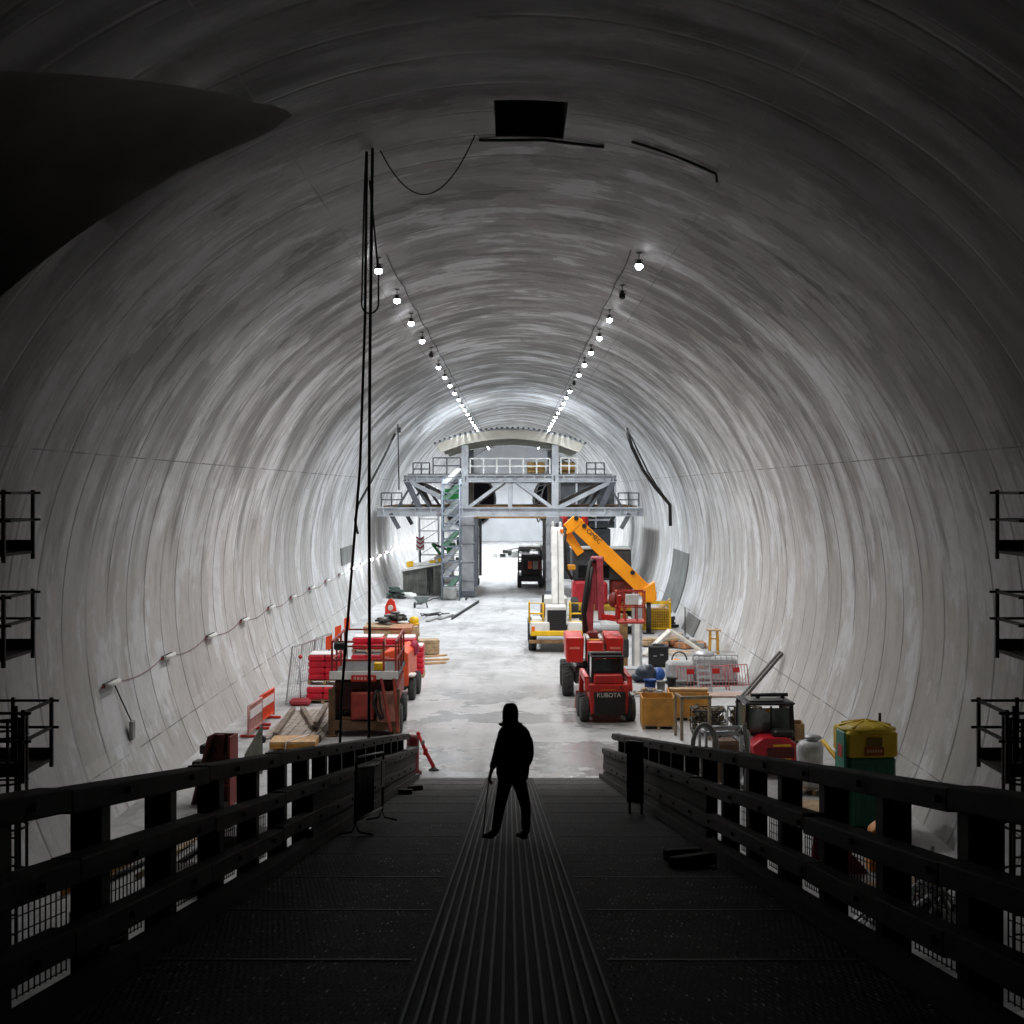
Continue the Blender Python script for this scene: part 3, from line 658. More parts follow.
MB().box((0,2.0,1.28), (1.9,3.5,.95), ch=.05).build('scissor_pack', mat('dark red brown', '#4a221c', .7, .1, .4, 3), t)
for k in range(4):
    for sx in (-1.0, 1.0):
        z0, z1 = 1.02+.14*k, 1.14+.14*k
        MB().bar((sx,.35,z0),(sx,3.5,z1),.09,.13).build('scissor_arm', M_lift, t)
MB().box((0,1.95,1.86), (2.12,4.0,.12), ch=.01).build('deck', M_dsteel, t)
MB().box((0,-.06,1.95), (2.16,.06,.26), ch=.01).build('toe_board', M_white, t)
MB().box((0,-.1,1.86), (.78,.05,.2), ch=.01).build('sign_panel', M_red, t)
for k in range(6): MB().box((-.28+.11*k,-.13,1.86), (.07,.012,.09), ch=.002).build('lettering', mat('faded sign letter', '#d8a49a', .6), t)
m = MB()
for x, y in [(-1.0,-.02),(1.0,-.02),(-1.0,1.3),(1.0,1.3),(-1.0,2.6),(1.0,2.6),(-1.0,3.9),(1.0,3.9),(-.62,-.02),(.62,-.02)]: m.bar((x,y,1.9),(x,y,3.02), .065)
m.build('rail_post', M_lift, t)
m = MB()
for z in (2.42, 3.0):
    for x in (-1.0, 1.0): m.bar((x,-.02,z),(x,3.9,z), .06)
    m.bar((-1.0,3.9,z),(1.0,3.9,z), .06)
m.bar((-1.0,-.02,2.42),(1.0,-.02,2.42), .07); m.bar((-1.03,-.02,3.0),(-.3,-.02,3.0), .06); m.build('guard_rail', M_lift, t)
MB().box((-.72,-.1,2.88), (.42,.22,.24), ch=.04).build('control_box', M_black, t)
MB().bar((.55,-.12,1.85),(.88,-.5,.25),.08,.06).bar((.95,-.12,1.85),(1.1,-.5,.25),.08,.06).build('ladder', M_lift, t)
MB().box((.35,1.4,2.05), (.3,.25,.26), ch=.03).build('tool_bag', M_yel, t)
# --- orange machine behind it
g = gp(402, 703); t = T('diesel_compressor', 'orange wheeled compressor just behind and right of the red scissor lift', 'compressor', (g[0]-.32, g[1]+.6, FZ), math.radians(-3)); t.scale = (.85, 1, 1)
MB().prism([(-.55,.55),(.62,.55),(.62,1.75),(.3,1.95),(-.55,1.75)], 'y', -.2, 2.4).build('body', mat('orange red paint', '#e2562c', .45, 0, .2, 2), t, bevel=.04)
MB().box((.02,-.22,1.2), (.7,.04,.8), ch=.02).build('door', mat('orange red paint', '#e2562c'), t)
MB().box((-.3,-.1,1.0), (.3,.5,1.3), ch=.06).build('engine_cover', M_lift, t)
for y in (.3, 1.9):
    for x in (-.62,.72): wheel(t, (x,y,.42), .42, .26, '#8b8f92')
MB().box((.72,.25,.92), (.3,.6,.12), ch=.04).build('mudguard', M_white, t)
MB().ball((.62,1.7,1.75), (.22,.22,.3)).build('hose_reel', mat('crimson plastic', '#a5284a', .5), t)
MB().box((0,1.1,.5), (1.1,2.7,.14), ch=.02).build('chassis', M_dsteel, t)

# --- white and yellow crane carrier
g = gp(556, 652); t = T('mobile_crane', 'white and yellow pick-and-carry crane with upright white boom on the open floor', 'crane', g, 0)
MB().box((0,3.4,1.0), (2.1,6.4,.5), ch=.05).build('chassis', M_grey, t)
MB().box((-.78,.2,1.15), (.95,.9,.62), ch=.05).box((.9,.25,1.15), (.7,.9,.62), ch=.05).box((0,1.6,1.45),(2.3,1.5,.15),ch=.03).build('body', M_white, t)
MB().box((.02,-.05,.92), (2.5,.5,.26), ch=.04).build('bumper', M_yel, t)
MB().box((-.35,-.22,.52), (1.9,.4,.14), ch=.02).build('step', M_wood2, t)
MB().box((-1.1,-.27,1.12), (.16,.06,.26), ch=.02).build('marker_light', mat('orange lens', '#ff7a1a', .3), t)
MB().prism([(-.55,1.3),(.55,1.3),(.5,2.2),(-.5,2.2)], 'y', -.15, 1.2).build('engine_hood', M_white, t, bevel=.05)
m = MB()
m.box((.03,-.18,1.5), (.9,.03,1.05)); mg = m.build('radiator_grille', M_black, t)
m = MB()
for k in range(9): m.box((.03,-.21,1.08+.1*k), (.84,.02,.035))
m.build('grille_bar', M_dsteel, mg)
for x0, x1 in ((-1.28,-.62),(.7,1.3)):
    m = MB(); y0, y1 = .0, 1.1
    m.tube([(x0,y0,1.4),(x0,y0,2.35),(x1,y0,2.35),(x1,y0,1.4)], .045, 8); m.tube([(x0,y0,1.85),(x1,y0,1.85)], .04, 8); m.tube([(x0,y0,2.35),(x0,y1,2.35),(x0,y1,1.4)], .045, 8); m.tube([(x0,y0,1.45),(x1,y0,1.45)], .045, 8)
    m.build('hand_rail', M_yel, t)
MB().tube([(-.62,.5,1.5),(-.62,.5,2.5),(-.6,.52,2.72)], .055, 10).build('exhaust_pipe', M_dsteel, t)
MB().box((-.62,.5,1.95), (.26,.3,.7), ch=.06).build('exhaust_box', mat('rusty brown', '#8a6a52', .7), t)
for y in (.9, 5.0):
    for x in (-1.12, 1.12): wheel(t, (x,y,.6), .6, .4, '#d8d8d4')
wheel(t, (.95,1.35,1.95), .58, .36, '#5b6066', name='spare_wheel')
MB().box((0,2.2,2.0), (1.2,1.6,1.1), ch=.1).build('turntable', M_white, t)
m = MB(); bo = [(.14,1.55,2.1),(.13,2.9,5.85)]
bm_ = MB().bar(bo[0], bo[1], .6, .62).build('boom', M_white, t, bevel=.03)
for f in (.33, .66):
    p = Vector(bo[0]).lerp(Vector(bo[1]), f); MB().box(p, (.66,.5,.05), (math.radians(-20),0,0)).build('boom_collar', M_grey, bm_)
MB().bar((.16,1.2,2.2),(.16,2.55,5.75),.03,.03).build('boom_seam', M_dsteel, bm_)
for x in (-.07, .3): MB().box((x,2.95,6.0), (.12,.3,.4), ch=.03).build('sheave_plate', M_white, bm_)
MB().box((.36,2.5,5.75), (.16,.2,.2), ch=.03).build('boom_light', mat('orange lens', '#ff7a1a'), bm_)
MB().lathe([(.18,-.06),(.18,.06)], (.13,2.95,5.98), 16, 'x').build('sheave', M_dsteel, bm_)
MB().box((0,1.6,2.1), (.12,.12,.2)).build('beacon', mat('orange lens', '#ff7a1a'), t)

# --- red articulated boom lift
g = gp(594, 696); t = T('boom_lift', 'red articulated boom lift with raised mast and empty basket on the right side', 'boom lift', g, 0)
for x, y in ((-.98,0.2),(.98,.2),(-.98,2.9),(.98,2.9)): wheel(t, (x,y,.52), .52, .42, '#b9b4aa', 18)
MB().box((0,1.5,.7), (1.5,3.2,.45), ch=.06).build('chassis', M_dsteel, t)
MB().lathe([(.6,.9),(.6,1.1),(.5,1.2)], (0,1.5,0), 24).build('slew_ring', M_black, t)
MB().prism([(-1.05,1.3),(-.42,1.3),(-.38,2.25),(-1.08,2.25)], 'y', -.35, 2.2).build('engine_cover', M_red, t, bevel=.06)
MB().prism([(.46,1.3),(1.05,1.3),(1.1,2.25),(.42,2.25)], 'y', -.35, 2.2).build('tank_cover', M_red, t, bevel=.06)
MB().box((.03,-.25,1.7), (.62,.55,.85), ch=.06).build('counterweight', M_red, t)
MB().box((.03,-.25,2.15), (.6,.1,.05), ch=.01).build('warning_strip', M_yel, t)
for x, w_ in ((-.75,.4),(.78,.4)): MB().box((x,-.37,1.85), (w_,.02,.08)).build('marking', mat('pale red marking', '#e8786a', .5), t)
for sx in (-.24, .24): MB().box((sx,.4,2.2), (.1,1.5,.12), ch=.02).build('turret_rail', M_white, t)
MB().box((.0,1.3,1.75), (.5,1.0,1.2), ch=.05).build('turret', M_dred, t)
M_mast = mat('dusty pink red mast', '#a8414b', .5, 0, .3, 3)
MB().bar((-.10,1.4,2.2),(.02,1.8,4.95),.26,.3).build('lower_arm', M_mast, t, bevel=.02)
MB().bar((.35,1.2,2.75),(.30,1.5,5.12),.24,.3).build('upper_arm', M_mast, t, bevel=.02)
MB().bar((.18,1.5,3.1),(.17,1.7,5.0),.14,.2).build('arm_link', M_mast, t)
MB().box((.22,1.62,5.1), (.5,.4,.2), ch=.05).build('knuckle', M_mast, t)
MB().tube([(-.28,1.0,2.3),(-.36,.9,3.2),(-.2,1.2,4.2),(-.05,1.4,5.0),(.1,1.5,5.05)], .09, 8).tube([(-.2,1.0,2.1),(-.3,.95,3.0),(-.12,1.2,4.0),(.0,1.3,4.8)], .07, 8).build('hose_bundle', M_cable, t)
MB().bar((.35,1.2,2.9),(.95,.9,2.85),.24,.22).bar((.95,.9,2.85),(1.0,.7,3.75),.16,.16).build('jib', M_red, t)
MB().ball((.82,.95,3.55), (.22,.25,.3)).build('rotator', M_dred, t)
bk = T('basket', '', '', (1.28,.4,0)); bk.parent = t; del bk['label'], bk['category']
MB().box((.12,0,2.78), (1.12,.85,.12), ch=.05).build('basket_floor', mat('red basket', '#b8382e', .5, 0, .3, 2), bk)
m = MB()
for x in (-.4,-.1,.35,.64):
    for y in (-.38,.38): m.bar((x,y,2.84),(x,y,3.95), .05)
for z in (3.35, 3.93):
    for y in (-.38,.38): m.bar((-.43,y,z),(.67,y,z), .05)
    for x in (-.42,.65): m.bar((x,-.38,z),(x,.38,z), .05)
m.build('basket_rail', mat('red basket', '#b8382e'), bk)
MB().box((.15,-.42,3.65), (.5,.06,.4), ch=.03).build('control_panel', M_white, bk)

# --- red skid steer loader with its back to the ramp
g = gp(609, 723); t = T('skid_steer', 'small red skid steer loader with dark cab in front of the red boom lift', 'skid steer loader', g, math.radians(3))
for x in (-.78, .78):
    for y in (.45, 1.55): wheel(t, (x,y,.40), .40, .28, '#8d2a22', 16)
MB().box((0,1.0,.55), (1.2,1.9,.62), ch=.05).build('chassis', M_dred, t)
MB().prism([(-.62,.3),(.62,.3),(.68,1.3),(-.68,1.3)], 'y', -.05, .75).build('rear_body', mat('loader red', '#b5231c', .4, 0, .3, 2), t, bevel=.05)
MB().box((.02,-.09,.66), (1.06,.06,.78), ch=.03).build('rear_door', mat('black mesh door', '#15100f', .6, 0, .3, 6), t)
text(t, 'KUBOTA', .2, (-.02,-.125,.94), (PI/2,0,0), mat('pale letter', '#c9c4c0', .5), ext=.006)
MB().box((-.02,-.1,1.12), (.5,.02,.03)).build('trim_strip', mat('worn orange strip', '#d06a2a', .5), t)
MB().lathe([(.05,-.01),(.05,.01)], (.38,-.1,1.2), 14, 'y').build('filler_cap', M_dred, t)
MB().prism([(-.5,1.3),(.5,1.3),(.46,1.6),(-.46,1.6)], 'y', .0, .7).build('engine_hood', mat('loader red', '#b5231c'), t, bevel=.05)
m = MB()
for x in (-.5,.5):
    for y in (.42,1.55): m.bar((x,y,1.3),(x,y,2.12), .09)
m.box((0,1.0,2.16), (1.12,1.3,.1), ch=.04); m.bar((-.5,.42,1.62),(.5,.42,1.62),.07); m.build('cab_frame', M_black, t)
MB().box((0,.46,1.86), (.9,.03,.46)).build('rear_window', M_glass, t)
MB().box((-.5,1.0,1.75), (.03,1.0,.7)).build('side_window', M_glass, t); MB().box((.5,1.0,1.75), (.03,1.0,.7)).build('side_window', M_glass, t)
MB().box((-.02,.6,2.26), (1.06,.3,.1), ch=.03).build('light_bar', M_dsteel, t)
for x in (-.72, .72): MB().bar((x,.25,1.42),(x,1.9,1.5),.16,.2).bar((x,.25,1.42),(x,.1,1.05),.16,.2).bar((x,1.9,1.5),(x,2.3,.5),.16,.2).build('lift_arm', mat('loader red', '#b5231c'), t, bevel=.02)
MB().prism([(2.25,.12),(2.95,.08),(2.9,.2),(2.35,.75)], 'x', -.88, .88).build('bucket', M_dred, t)

# --- orange knuckle boom machine
YK = 76.; K = YK/1400; KX = lambda px: (px-604)*K; KZ = lambda py: (635-py)*K*1.0-.03
t = T('concrete_sprayer', 'concrete spraying machine with dark cabin and long folded orange boom on the right', 'spraying machine', ((604-515)*K, YK, FZ), 0)
MB().box((-.1,2.0,3.7), (3.2,3.4,1.65), ch=.06).build('cabin', mat('charcoal panel', '#3d4042', .7, .1, .3, 1.5), t)
MB().box((-.1,2.0,4.57), (3.3,3.5,.08), ch=.02).build('cabin_roof', M_grey, t)
MB().box((-.55,.28,3.35), (1.7,.05,.7), ch=.02).build('cabin_window', M_glass, t)
MB().box((-.75,1.0,2.2), (1.9,2.0,1.3), ch=.15).build('engine_cover', mat('crimson paint', '#b3222f', .45, 0, .25, 2), t)
MB().box((1.0,1.2,2.3), (1.2,1.6,1.2), ch=.1).build('hopper', M_dred, t)
MB().box((.2,1.4,1.45), (3.4,4.4,.3), ch=.05).build('chassis', mat('black and yellow chassis', '#c79a1c', .6, 0, .6, 1), t)
MB().box((-.3,-.4,1.1), (1.7,.6,.9), ch=.1).build('pump_box', M_white, t)
MB().box((.6,-.5,.72), (1.7,.5,.5), ch=.06).build('valve_box', M_white, t)
for x in (-1.45, 1.35):
    for y in (.2, 3.4): wheel(t, (x,y,.62), .62, .45, '#c9a21c')
def arm(p, q, w, yy, nm, d=.5):
    return MB().bar((KX(p[0]), yy, KZ(p[1])), (KX(q[0]), yy, KZ(q[1])), d, w, up=(0,1,0)).build(nm, M_oran, t, bevel=.03)
def arm2(p, q, w, yy, nm, d=.5):
    P, Q = Vector((KX(p[0]), 0, KZ(p[1]))), Vector((KX(q[0]), 0, KZ(q[1]))); u = (Q-P).normalized(); n_ = Vector((-u.z, 0, u.x))*w/2
    return MB().prism([((P+n_).x,(P+n_).z),((Q+n_).x,(Q+n_).z),((Q-n_).x,(Q-n_).z),((P-n_).x,(P-n_).z)], 'y', yy-d/2, yy+d/2).build(nm, M_oran, t, bevel=.04)
ml = arm2((575,524),(652,598), .74, -.1, 'main_boom', .5)
arm2((577,521),(567,530), .62, -.1, 'knuckle_link', .55); MB().prism([(KX(565),KZ(536)),(KX(568),KZ(526)),(KX(577),KZ(517)),(KX(583),KZ(521)),(KX(573),KZ(532))], 'y', -.4, .2).build('knuckle', M_oran, t, bevel=.04)
arm2((566,533),(581,555), .46, .3, 'fold_arm', .45)
MB().prism([(KX(643),KZ(588)),(KX(654),KZ(582)),(KX(656),KZ(600)),(KX(652),KZ(603)),(KX(643),KZ(602))], 'y', -.5, .3).build('boom_head', M_oran, t, bevel=.05)
for px, py in ((584,526.5),(632,573),(576,519)):
    MB().lathe([(.13,-.02),(.13,.02)], (KX(px), -.42 if px != 576 else -.43, KZ(py)), 16, 'y').build('pivot_pin', M_black, t)
MB().box((KX(615),-.1,KZ(564.5)), (.35,.4,.35), (0,math.radians(44),0), ch=.08).build('boom_lug', M_oran, t)
text(t, 'OMEC', .36, (KX(593.5),-.37,KZ(537)), (PI/2, math.radians(44), 0), M_black, ext=.008)
MB().box((KX(650),-.1,1.3), (.34,.34,1.0), ch=.03).build('stand', M_dsteel, t) if 0 else None
MB().cyl((KX(648.5),-.1,KZ(603)), (KX(648.5),-.1,.0), .13).cyl((KX(648.5),-.1,.06),(KX(648.5),-.1,0),.3).build('support_leg', M_dsteel, t)
MB().tube([(KX(566),-.2,KZ(527)),(KX(564),-.5,KZ(545)),(KX(566),-.3,KZ(570)),(KX(572),.3,KZ(580))], .09, 8).build('delivery_hose', M_cable, t)
MB().box((KX(571),-.1,KZ(568)), (.5,.3,.3), ch=.06).build('side_lamp', mat('amber housing', '#d28c1e', .5), t)

# --- dark truck under the gantry
g = gp(535, 588); t = T('flatbed_truck', 'dark dirty truck with boxed frame parked under the gantry', 'truck', (1.2, g[1], FZ), 0)
for x in (-.85,.85):
    for y in (.4, 4.6): wheel(t, (x,y,.48), .48, .32, '#3d3d3d', 10)
MB().box((0,2.6,.85), (1.9,5.6,.3), ch=.04).build('chassis', M_black, t)
MB().box((.1,2.4,1.75), (1.6,4.0,1.5), ch=.06).build('tank', mat('dark dirty body', '#35302e', .7, 0, .4, 1.5), t)
m = MB()
for x in (-.92,.92):
    for y in (-.2,2.2,4.8): m.bar((x,y,.9),(x,y,3.0), .08)
    m.bar((x,-.2,2.98),(x,4.8,2.98), .08); m.bar((x,-.2,2.2),(x,4.8,2.2), .06)
for y in (-.2,4.8): m.bar((-.92,y,2.98),(.92,y,2.98), .08); m.bar((-.92,y,2.2),(.92,y,2.2), .06)
m.build('cage_frame', M_black, t)
MB().box((.0,-.1,1.85), (.34,.2,.62), ch=.04).build('rear_panel', mat('dull orange panel', '#b8552c', .6), t)
MB().box((.42,-.1,1.85), (.42,.2,.7), ch=.04).build('rear_panel', M_grey, t); MB().box((.76,-.1,1.85), (.26,.2,.8), ch=.04).build('rear_panel', M_dred, t)
MB().box((0,-.1,.62), (1.8,.15,.2), ch=.03).build('rear_bumper', M_dsteel, t)
MB().box((-.75,-.1,1.75), (.5,.15,.7), ch=.03).build('tool_locker', M_dsteel, t)
MB().box((0,3,3.12), (1.8,3.4,.2), ch=.05).build('roof_load', M_grey, t)

# --- mixer truck beyond the gantry leg
t = T('mixer_truck', 'white truck partly hidden behind the left gantry leg', 'truck', (-5.2, 150., FZ), math.radians(2))
for x in (-1.0,1.0):
    for y in (.5,4.2,5.6): wheel(t, (x,y,.52), .52, .34, '#c9c9c9', 10)
MB().box((0,3.2,1.0), (2.0,7.0,.35), ch=.05).build('chassis', M_dsteel, t)
MB().box((0,.3,2.0), (2.4,2.0,2.2), ch=.15).build('cab', M_white, t)
MB().box((0,-.72,2.4), (2.1,.04,.85), ch=.02).build('windscreen', M_glass, t)
MB().box((0,-.74,1.45), (1.4,.04,.5), ch=.02).build('grille', M_black, t)
MB().box((0,-.8,.85), (2.4,.25,.35), ch=.05).build('bumper', M_white, t)
MB().lathe([(.5,-2.6),(1.2,-1.2),(1.25,.6),(.7,2.2),(.5,2.6)], (0,4.3,2.7), 24, 'y').build('drum', M_grey, t)
MB().box((0,.5,3.4), (2.2,1.2,.5), ch=.12).build('wind_deflector', M_white, t)

# --- red telehandler at the right
g = gp(768, 790); g = (7.02, 38.0, FZ); t = T('telehandler', 'red site loader with black glazed cab behind the right railing beside the portable toilet', 'loader', g, math.radians(3)); t.scale = (.98, .9, .73)
for x in (-.82,.82):
    for y in (.5,2.5): wheel(t, (x,y,.48), .48, .34, '#9a948c')
MB().box((0,1.5,.75), (1.3,3.0,.5), ch=.06).build('chassis', M_dsteel, t)
MB().prism([(-.6,.6),(.6,.6),(.66,1.2),(.3,1.5),(-.35,1.5),(-.66,1.2)], 'y', -.35, .7).build('rear_body', mat('bright loader red', '#d02335', .35, 0, .2, 2), t, bevel=.07)
MB().box((.12,-.37,.95), (.75,.04,.35), ch=.02).build('rear_grille', mat('dark red grille', '#5e1a16', .6), t)
for z in (.72,1.22): MB().box((.15,-.4,z), (.5,.03,.07), ch=.01).build('number_plate', M_yel, t)
MB().box((.25,.0,1.6), (.6,.5,.3), ch=.08).build('air_cleaner', M_black, t)
m = MB()
for x in (-.66,.66):
    for y in (.55,1.9): m.bar((x*1.02,y,1.2),(x*.94,y,2.55), .10)
for z in (1.75,): m.bar((-.64,.55,z-.3),(.64,.55,z-.3),.08)
m.bar((-.15+.2,.55,1.3),(-.15+.2,.55,2.5), .05); m.box((0,1.2,2.6), (1.42,1.6,.12), ch=.05); m.build('cab_frame', M_black, t)
MB().box((-.05,.95,2.7), (1.0,.8,.14), ch=.06).build('roof_panel', M_grey, t)
MB().cyl((-.5,.7,2.9),(.55,.7,2.9),.07).box((-.3,.7,2.8),(.1,.1,.12)).box((.4,.7,2.8),(.1,.1,.12)).build('light_bar', M_black, t)
wg = glass('cab glass', '#56635f')
MB().box((0,.56,1.95), (1.2,.02,.95)).build('rear_window', wg, t)
for x in (-.64,.64): MB().box((x,1.2,1.9), (.02,1.3,1.1)).build('side_window', wg, t)
MB().box((-.1,1.2,1.6), (.5,.5,.9), ch=.1).build('seat', M_black, t)
MB().tube([(-.1,.5,2.35),(.0,.52,2.35)], .05, 8).build('work_lamp', mat('amber housing', '#d28c1e'), t)
for x in (-.5,.5): MB().bar((x,2.4,1.2),(x,3.8,.5),.16,.2).build('lift_arm', mat('bright loader red', '#d02335'), t)
MB().prism([(3.7,.1),(4.4,.06),(4.35,.2),(3.8,.8)], 'x', -.85, .85).build('bucket', M_dsteel, t)
# ================================================================ formwork gantry
GY = 102.; t = T('formwork_gantry', 'big grey steel travelling gantry spanning the tunnel with a curved roof form on top', 'gantry', (-.36, GY, FZ), 0)
M_g = mat('gantry grey steel', '#b4b7bb', .5, .2, .25, .8); M_gd = mat('gantry dark steel', '#5b5e63', .6, .2, .3, 1)
GL = 13.
for y in (0, GL):
    lw = MB().ibeam((-9.7,y,6.22),(9.7,y,6.22), .5, .66, .08)
    for k in range(17): lw.box((-9.2+k*1.15,y,6.22), (.08,.46,.5))
    lw.build('lower_beam', M_g, t)
    ub = MB().ibeam((-7.75,y,8.65),(7.75,y,8.65), .5, .54, .07)
    for k in range(22): ub.box((-7.5+k*.714,y,8.65), (.08,.46,.42))
    ub.build('upper_beam', M_g, t)
    for x in (-3.28, 3.28): MB().ibeam((x,y,6.5),(x,y,11.1), .5, .46, .08).build('post', M_g, t)
    MB().bar((0,y,6.5),(0,y,8.4), .3, .25).build('post', M_g, t)
    for s in (-1,1):
        MB().bar((s*7.3,y,8.4),(s*3.5,y,6.5), .42, .3).build('diagonal', M_g, t)
        MB().bar((s*3.1,y,6.5),(s*.5,y,8.4), .28, .24).build('diagonal', M_g, t)
        MB().bar((s*7.6,y,8.6),(s*6.6,y,6.5), .45, .4).build('outrigger_strut', M_gd, t)
        MB().bar((s*7.0,y+.3,8.2),(s*5.8,y+.3,6.5), .25, .2).build('outrigger_strut', M_gd, t)
        MB().bar((s*8.7,y,6.1),(s*8.1,y,5.0), .4, .3).build('drop_jack', M_gd, t)
        MB().bar((s*8.2,y,6.5),(s*7.3,y,8.0), .16, .16).build('brace', M_gd, t)
for s in (-1,1):
    x = s*3.1; m = MB()
    for y in (0, GL):
        lg = MB().box((x,y,3.2), (.95,.8,5.4), ch=.04)
        for k in range(4): lg.box((x,y-.41,1.3+1.35*k), (1.05,.12,.14))
        l = lg.build('leg', mat('gantry dusty leg', '#8f9092', .6, .1, .3, 1), t)
        MB().box((x,y,.32), (1.1,1.3,.55), ch=.08).build('bogie', M_gd, l)
        MB().box((x+(-s if s < 0 else s)*.62,y,3.3),(.22,.5,5.0)).build('side_plate', M_gd, l)
    MB().ibeam((x,0,5.7),(x,GL,5.7), .5, .6, .08).build('long_beam', M_gd, t)
    MB().box((x,GL/2,.08),(.12,GL+6,.1)).build('running_rail', M_dsteel, t)
for x in (-7.5,-3.3,3.3,7.5): MB().ibeam((x,0,8.65),(x,GL,8.65), .4, .5, .07).build('long_beam', M_g, t)
MB().box((0,GL/2,6.62),(18.6,GL-1,.08)).build('walkway', M_wood2, t); MB().box((0,GL/2,8.98),(15.,GL-1,.08)).build('walkway', M_grey, t)
MB().box((0,-.1,5.82),(6,.3,.14)).build('timber_packer', M_wood2, t)
def rail(pts, y, h, mname='hand_rail'):
    m = MB(); x0, x1, z = pts; n = max(2, round((x1-x0)/.95))
    for k in range(n+1): m.bar((x0+(x1-x0)*k/n,y,z),(x0+(x1-x0)*k/n,y,z+h), .1)
    for f in (.5, 1): m.bar((x0,y,z+h*f),(x1,y,z+h*f), .09)
    m.build(mname, M_white if abs(x0) < 5 else M_gd, t)
rail((-5.6,-3.6,9.0), -.1, 1.15); rail((-2.9,2.9,9.0), -.1, 1.1); rail((3.7,4.9,9.0), -.1, 1.15); rail((5.6,6.9,8.9), .5, .9); rail((-7.1,-5.9,8.9), .5, .9)
rail((-9.4,-7.9,6.6), .2, 1.0); rail((7.9,9.4,6.6), .2, 1.0)
# curved roof form, 11 m wide
m = MB(); vs = []; RA = 14.1; zc = 12.3-RA
for i in range(25):
    a = math.asin(5.5/RA)*(-1+2*i/24)
    for y in (-.4, GL+.4):
        vs.append((RA*math.sin(a), y, zc+RA*math.cos(a))); vs.append(((RA-.12)*math.sin(a), y, zc+(RA-.12)*math.cos(a)))
fs = []
for i in range(24): b = 4*i; fs += [(b,b+4,b+6,b+2),(b+1,b+3,b+7,b+5),(b,b+1,b+5,b+4),(b+2,b+6,b+7,b+3)]
fs += [(0,2,3,1),(96,97,99,98)]
m.add(vs, fs, False).build('roof_skin', M_gal, t)
for y in (-.3, GL/2, GL+.3):
    poly = [((RA-.12)*math.sin(a), zc+(RA-.12)*math.cos(a)) for a in [math.asin(5.42/RA)*(-1+2*i/16) for i in range(17)]]
    low = [(5.0,10.55),(3.3,11.15),(1.5,11.45),(0,11.55),(-1.5,11.45),(-3.3,11.15),(-5.0,10.55)]
    MB().prism(poly+low, 'y', y-.14, y+.14).build('roof_rib', mat('cream form rib', '#e8e4d6', .5, 0, .15, .6), t)
m = MB()
for i in range(30):
    a = math.asin(5.45/RA)*(-1+2*i/29); m.box((RA*math.sin(a),-.42,zc+RA*math.cos(a)+.03), (.16,.12,.12))
m.build('roof_bolts', M_gd, t)['kind'] = 'stuff'
MB().box((1.9,.6,9.45),(1.3,.7,.8), ch=.05).box((4.2,.8,9.45),(1.1,.7,.8), ch=.05).build('tool_chest', mat('amber timber chest', '#9a7a40', .6), t)
# green and grey stair scaffold at the left leg
t = T('scaffold_tower', 'tall grey and green scaffold stair tower beside the left gantry leg', 'scaffold', ((451.5-515)*.0716, 100.1, FZ))
M_sc = mat('scaffold tube', '#7d8590', .5, .4, .3, 2)
for x in (-.62,.62):
    for y in (-1.1,1.1): MB().cyl((x,y,0),(x,y,8.6),.06,n=8).build('standard', M_sc, t)
for k in range(8):
    z = .5+1.1*k; m = MB()
    for y in (-1.1,1.1): m.bar((-.62,y,z),(.62,y,z), .08); m.bar((-.62,y,z+.5),(.62,y,z+.5), .06)
    for x in (-.62,.62): m.bar((x,-1.1,z),(x,1.1,z), .08)
    m.build('ledger', M_sc, t)
    MB().bar((-.5,-.9,z),(.5,.9,z+1.1), .5, .12).build('stair_flight', M_gal if k % 3 else mat('dull green steel', '#5f7f6c', .5), t)
    if k == 6: MB().box((0,1.12,z+.4),(1.1,.03,.8)).build('netting', M_green, t)
MB().box((-.1,-1.0,.5),(1.0,.4,.9),ch=.1).build('base_box', M_grey, t)
t = T('scaffold_tower', 'slim pale scaffold tower behind the grey shed, left of the green stair tower', 'scaffold', (-7.2, 117.2, FZ))
for x in (-.8,.8):
    for y in (-.5,.5): MB().cyl((x,y,0),(x,y,7.4),.05,n=8).build('standard', M_gal, t)
for k in range(7):
    m = MB()
    for y in (-.5,.5): m.bar((-.8,y,.4+k),(.8,y,.4+k), .06)
    m.bar((-.8,-.5,.4+k),(.8,-.5,1.4+k if k < 6 else 1.2+k), .05); m.bar((-.8,-.5,.4+k),(-.8,.5,.4+k), .05); m.bar((.8,-.5,.4+k),(.8,.5,.4+k), .05); m.build('ledger', M_gal, t)

# shed with things on its roof
g = gp(404, 590); t = T('site_shed', 'grey corrugated open-fronted shed with pale roof edge left of the gantry', 'shed', (-8.35, 104.0, FZ), 0)
SD = 2.0
MB().prism([(0,0),(2.95,0),(2.95,2.25),(0,1.75)], 'y', SD-.1, SD).build('back_panel', M_grey, t)
m = MB()
for k in range(24):
    x = .1+k*.118
    if 15 <= k <= 18: continue
    m.box((x,.03+ (k%2)*.04,.95+x*.08),(.1,.05,1.75+x*.16))
m.build('front_cladding', mat('dirty olive cladding', '#6f7068', .7, 0, .4, 2), t)
MB().prism([(-.1,1.75),(3.0,2.3),(3.0,2.42),(-.1,1.87)], 'y', -.25, SD+.1).build('roof', M_white, t)
MB().box((-.03,.5,.9),(.12,1.2,1.8)).build('end_panel', M_white, t)
MB().box((2.02,.12,1.0),(.1,.1,2.0)).build('door_post', M_black, t)
rz = lambda x: FZ+1.87+(x+8.45)*.1774
t = T('yellow_beam', 'yellow and white lifting beam lying on the roof of the grey shed', 'lifting beam', (-6.7, 104.5, rz(-6.7)+.04), 0, None, 0, -math.atan(.1774))
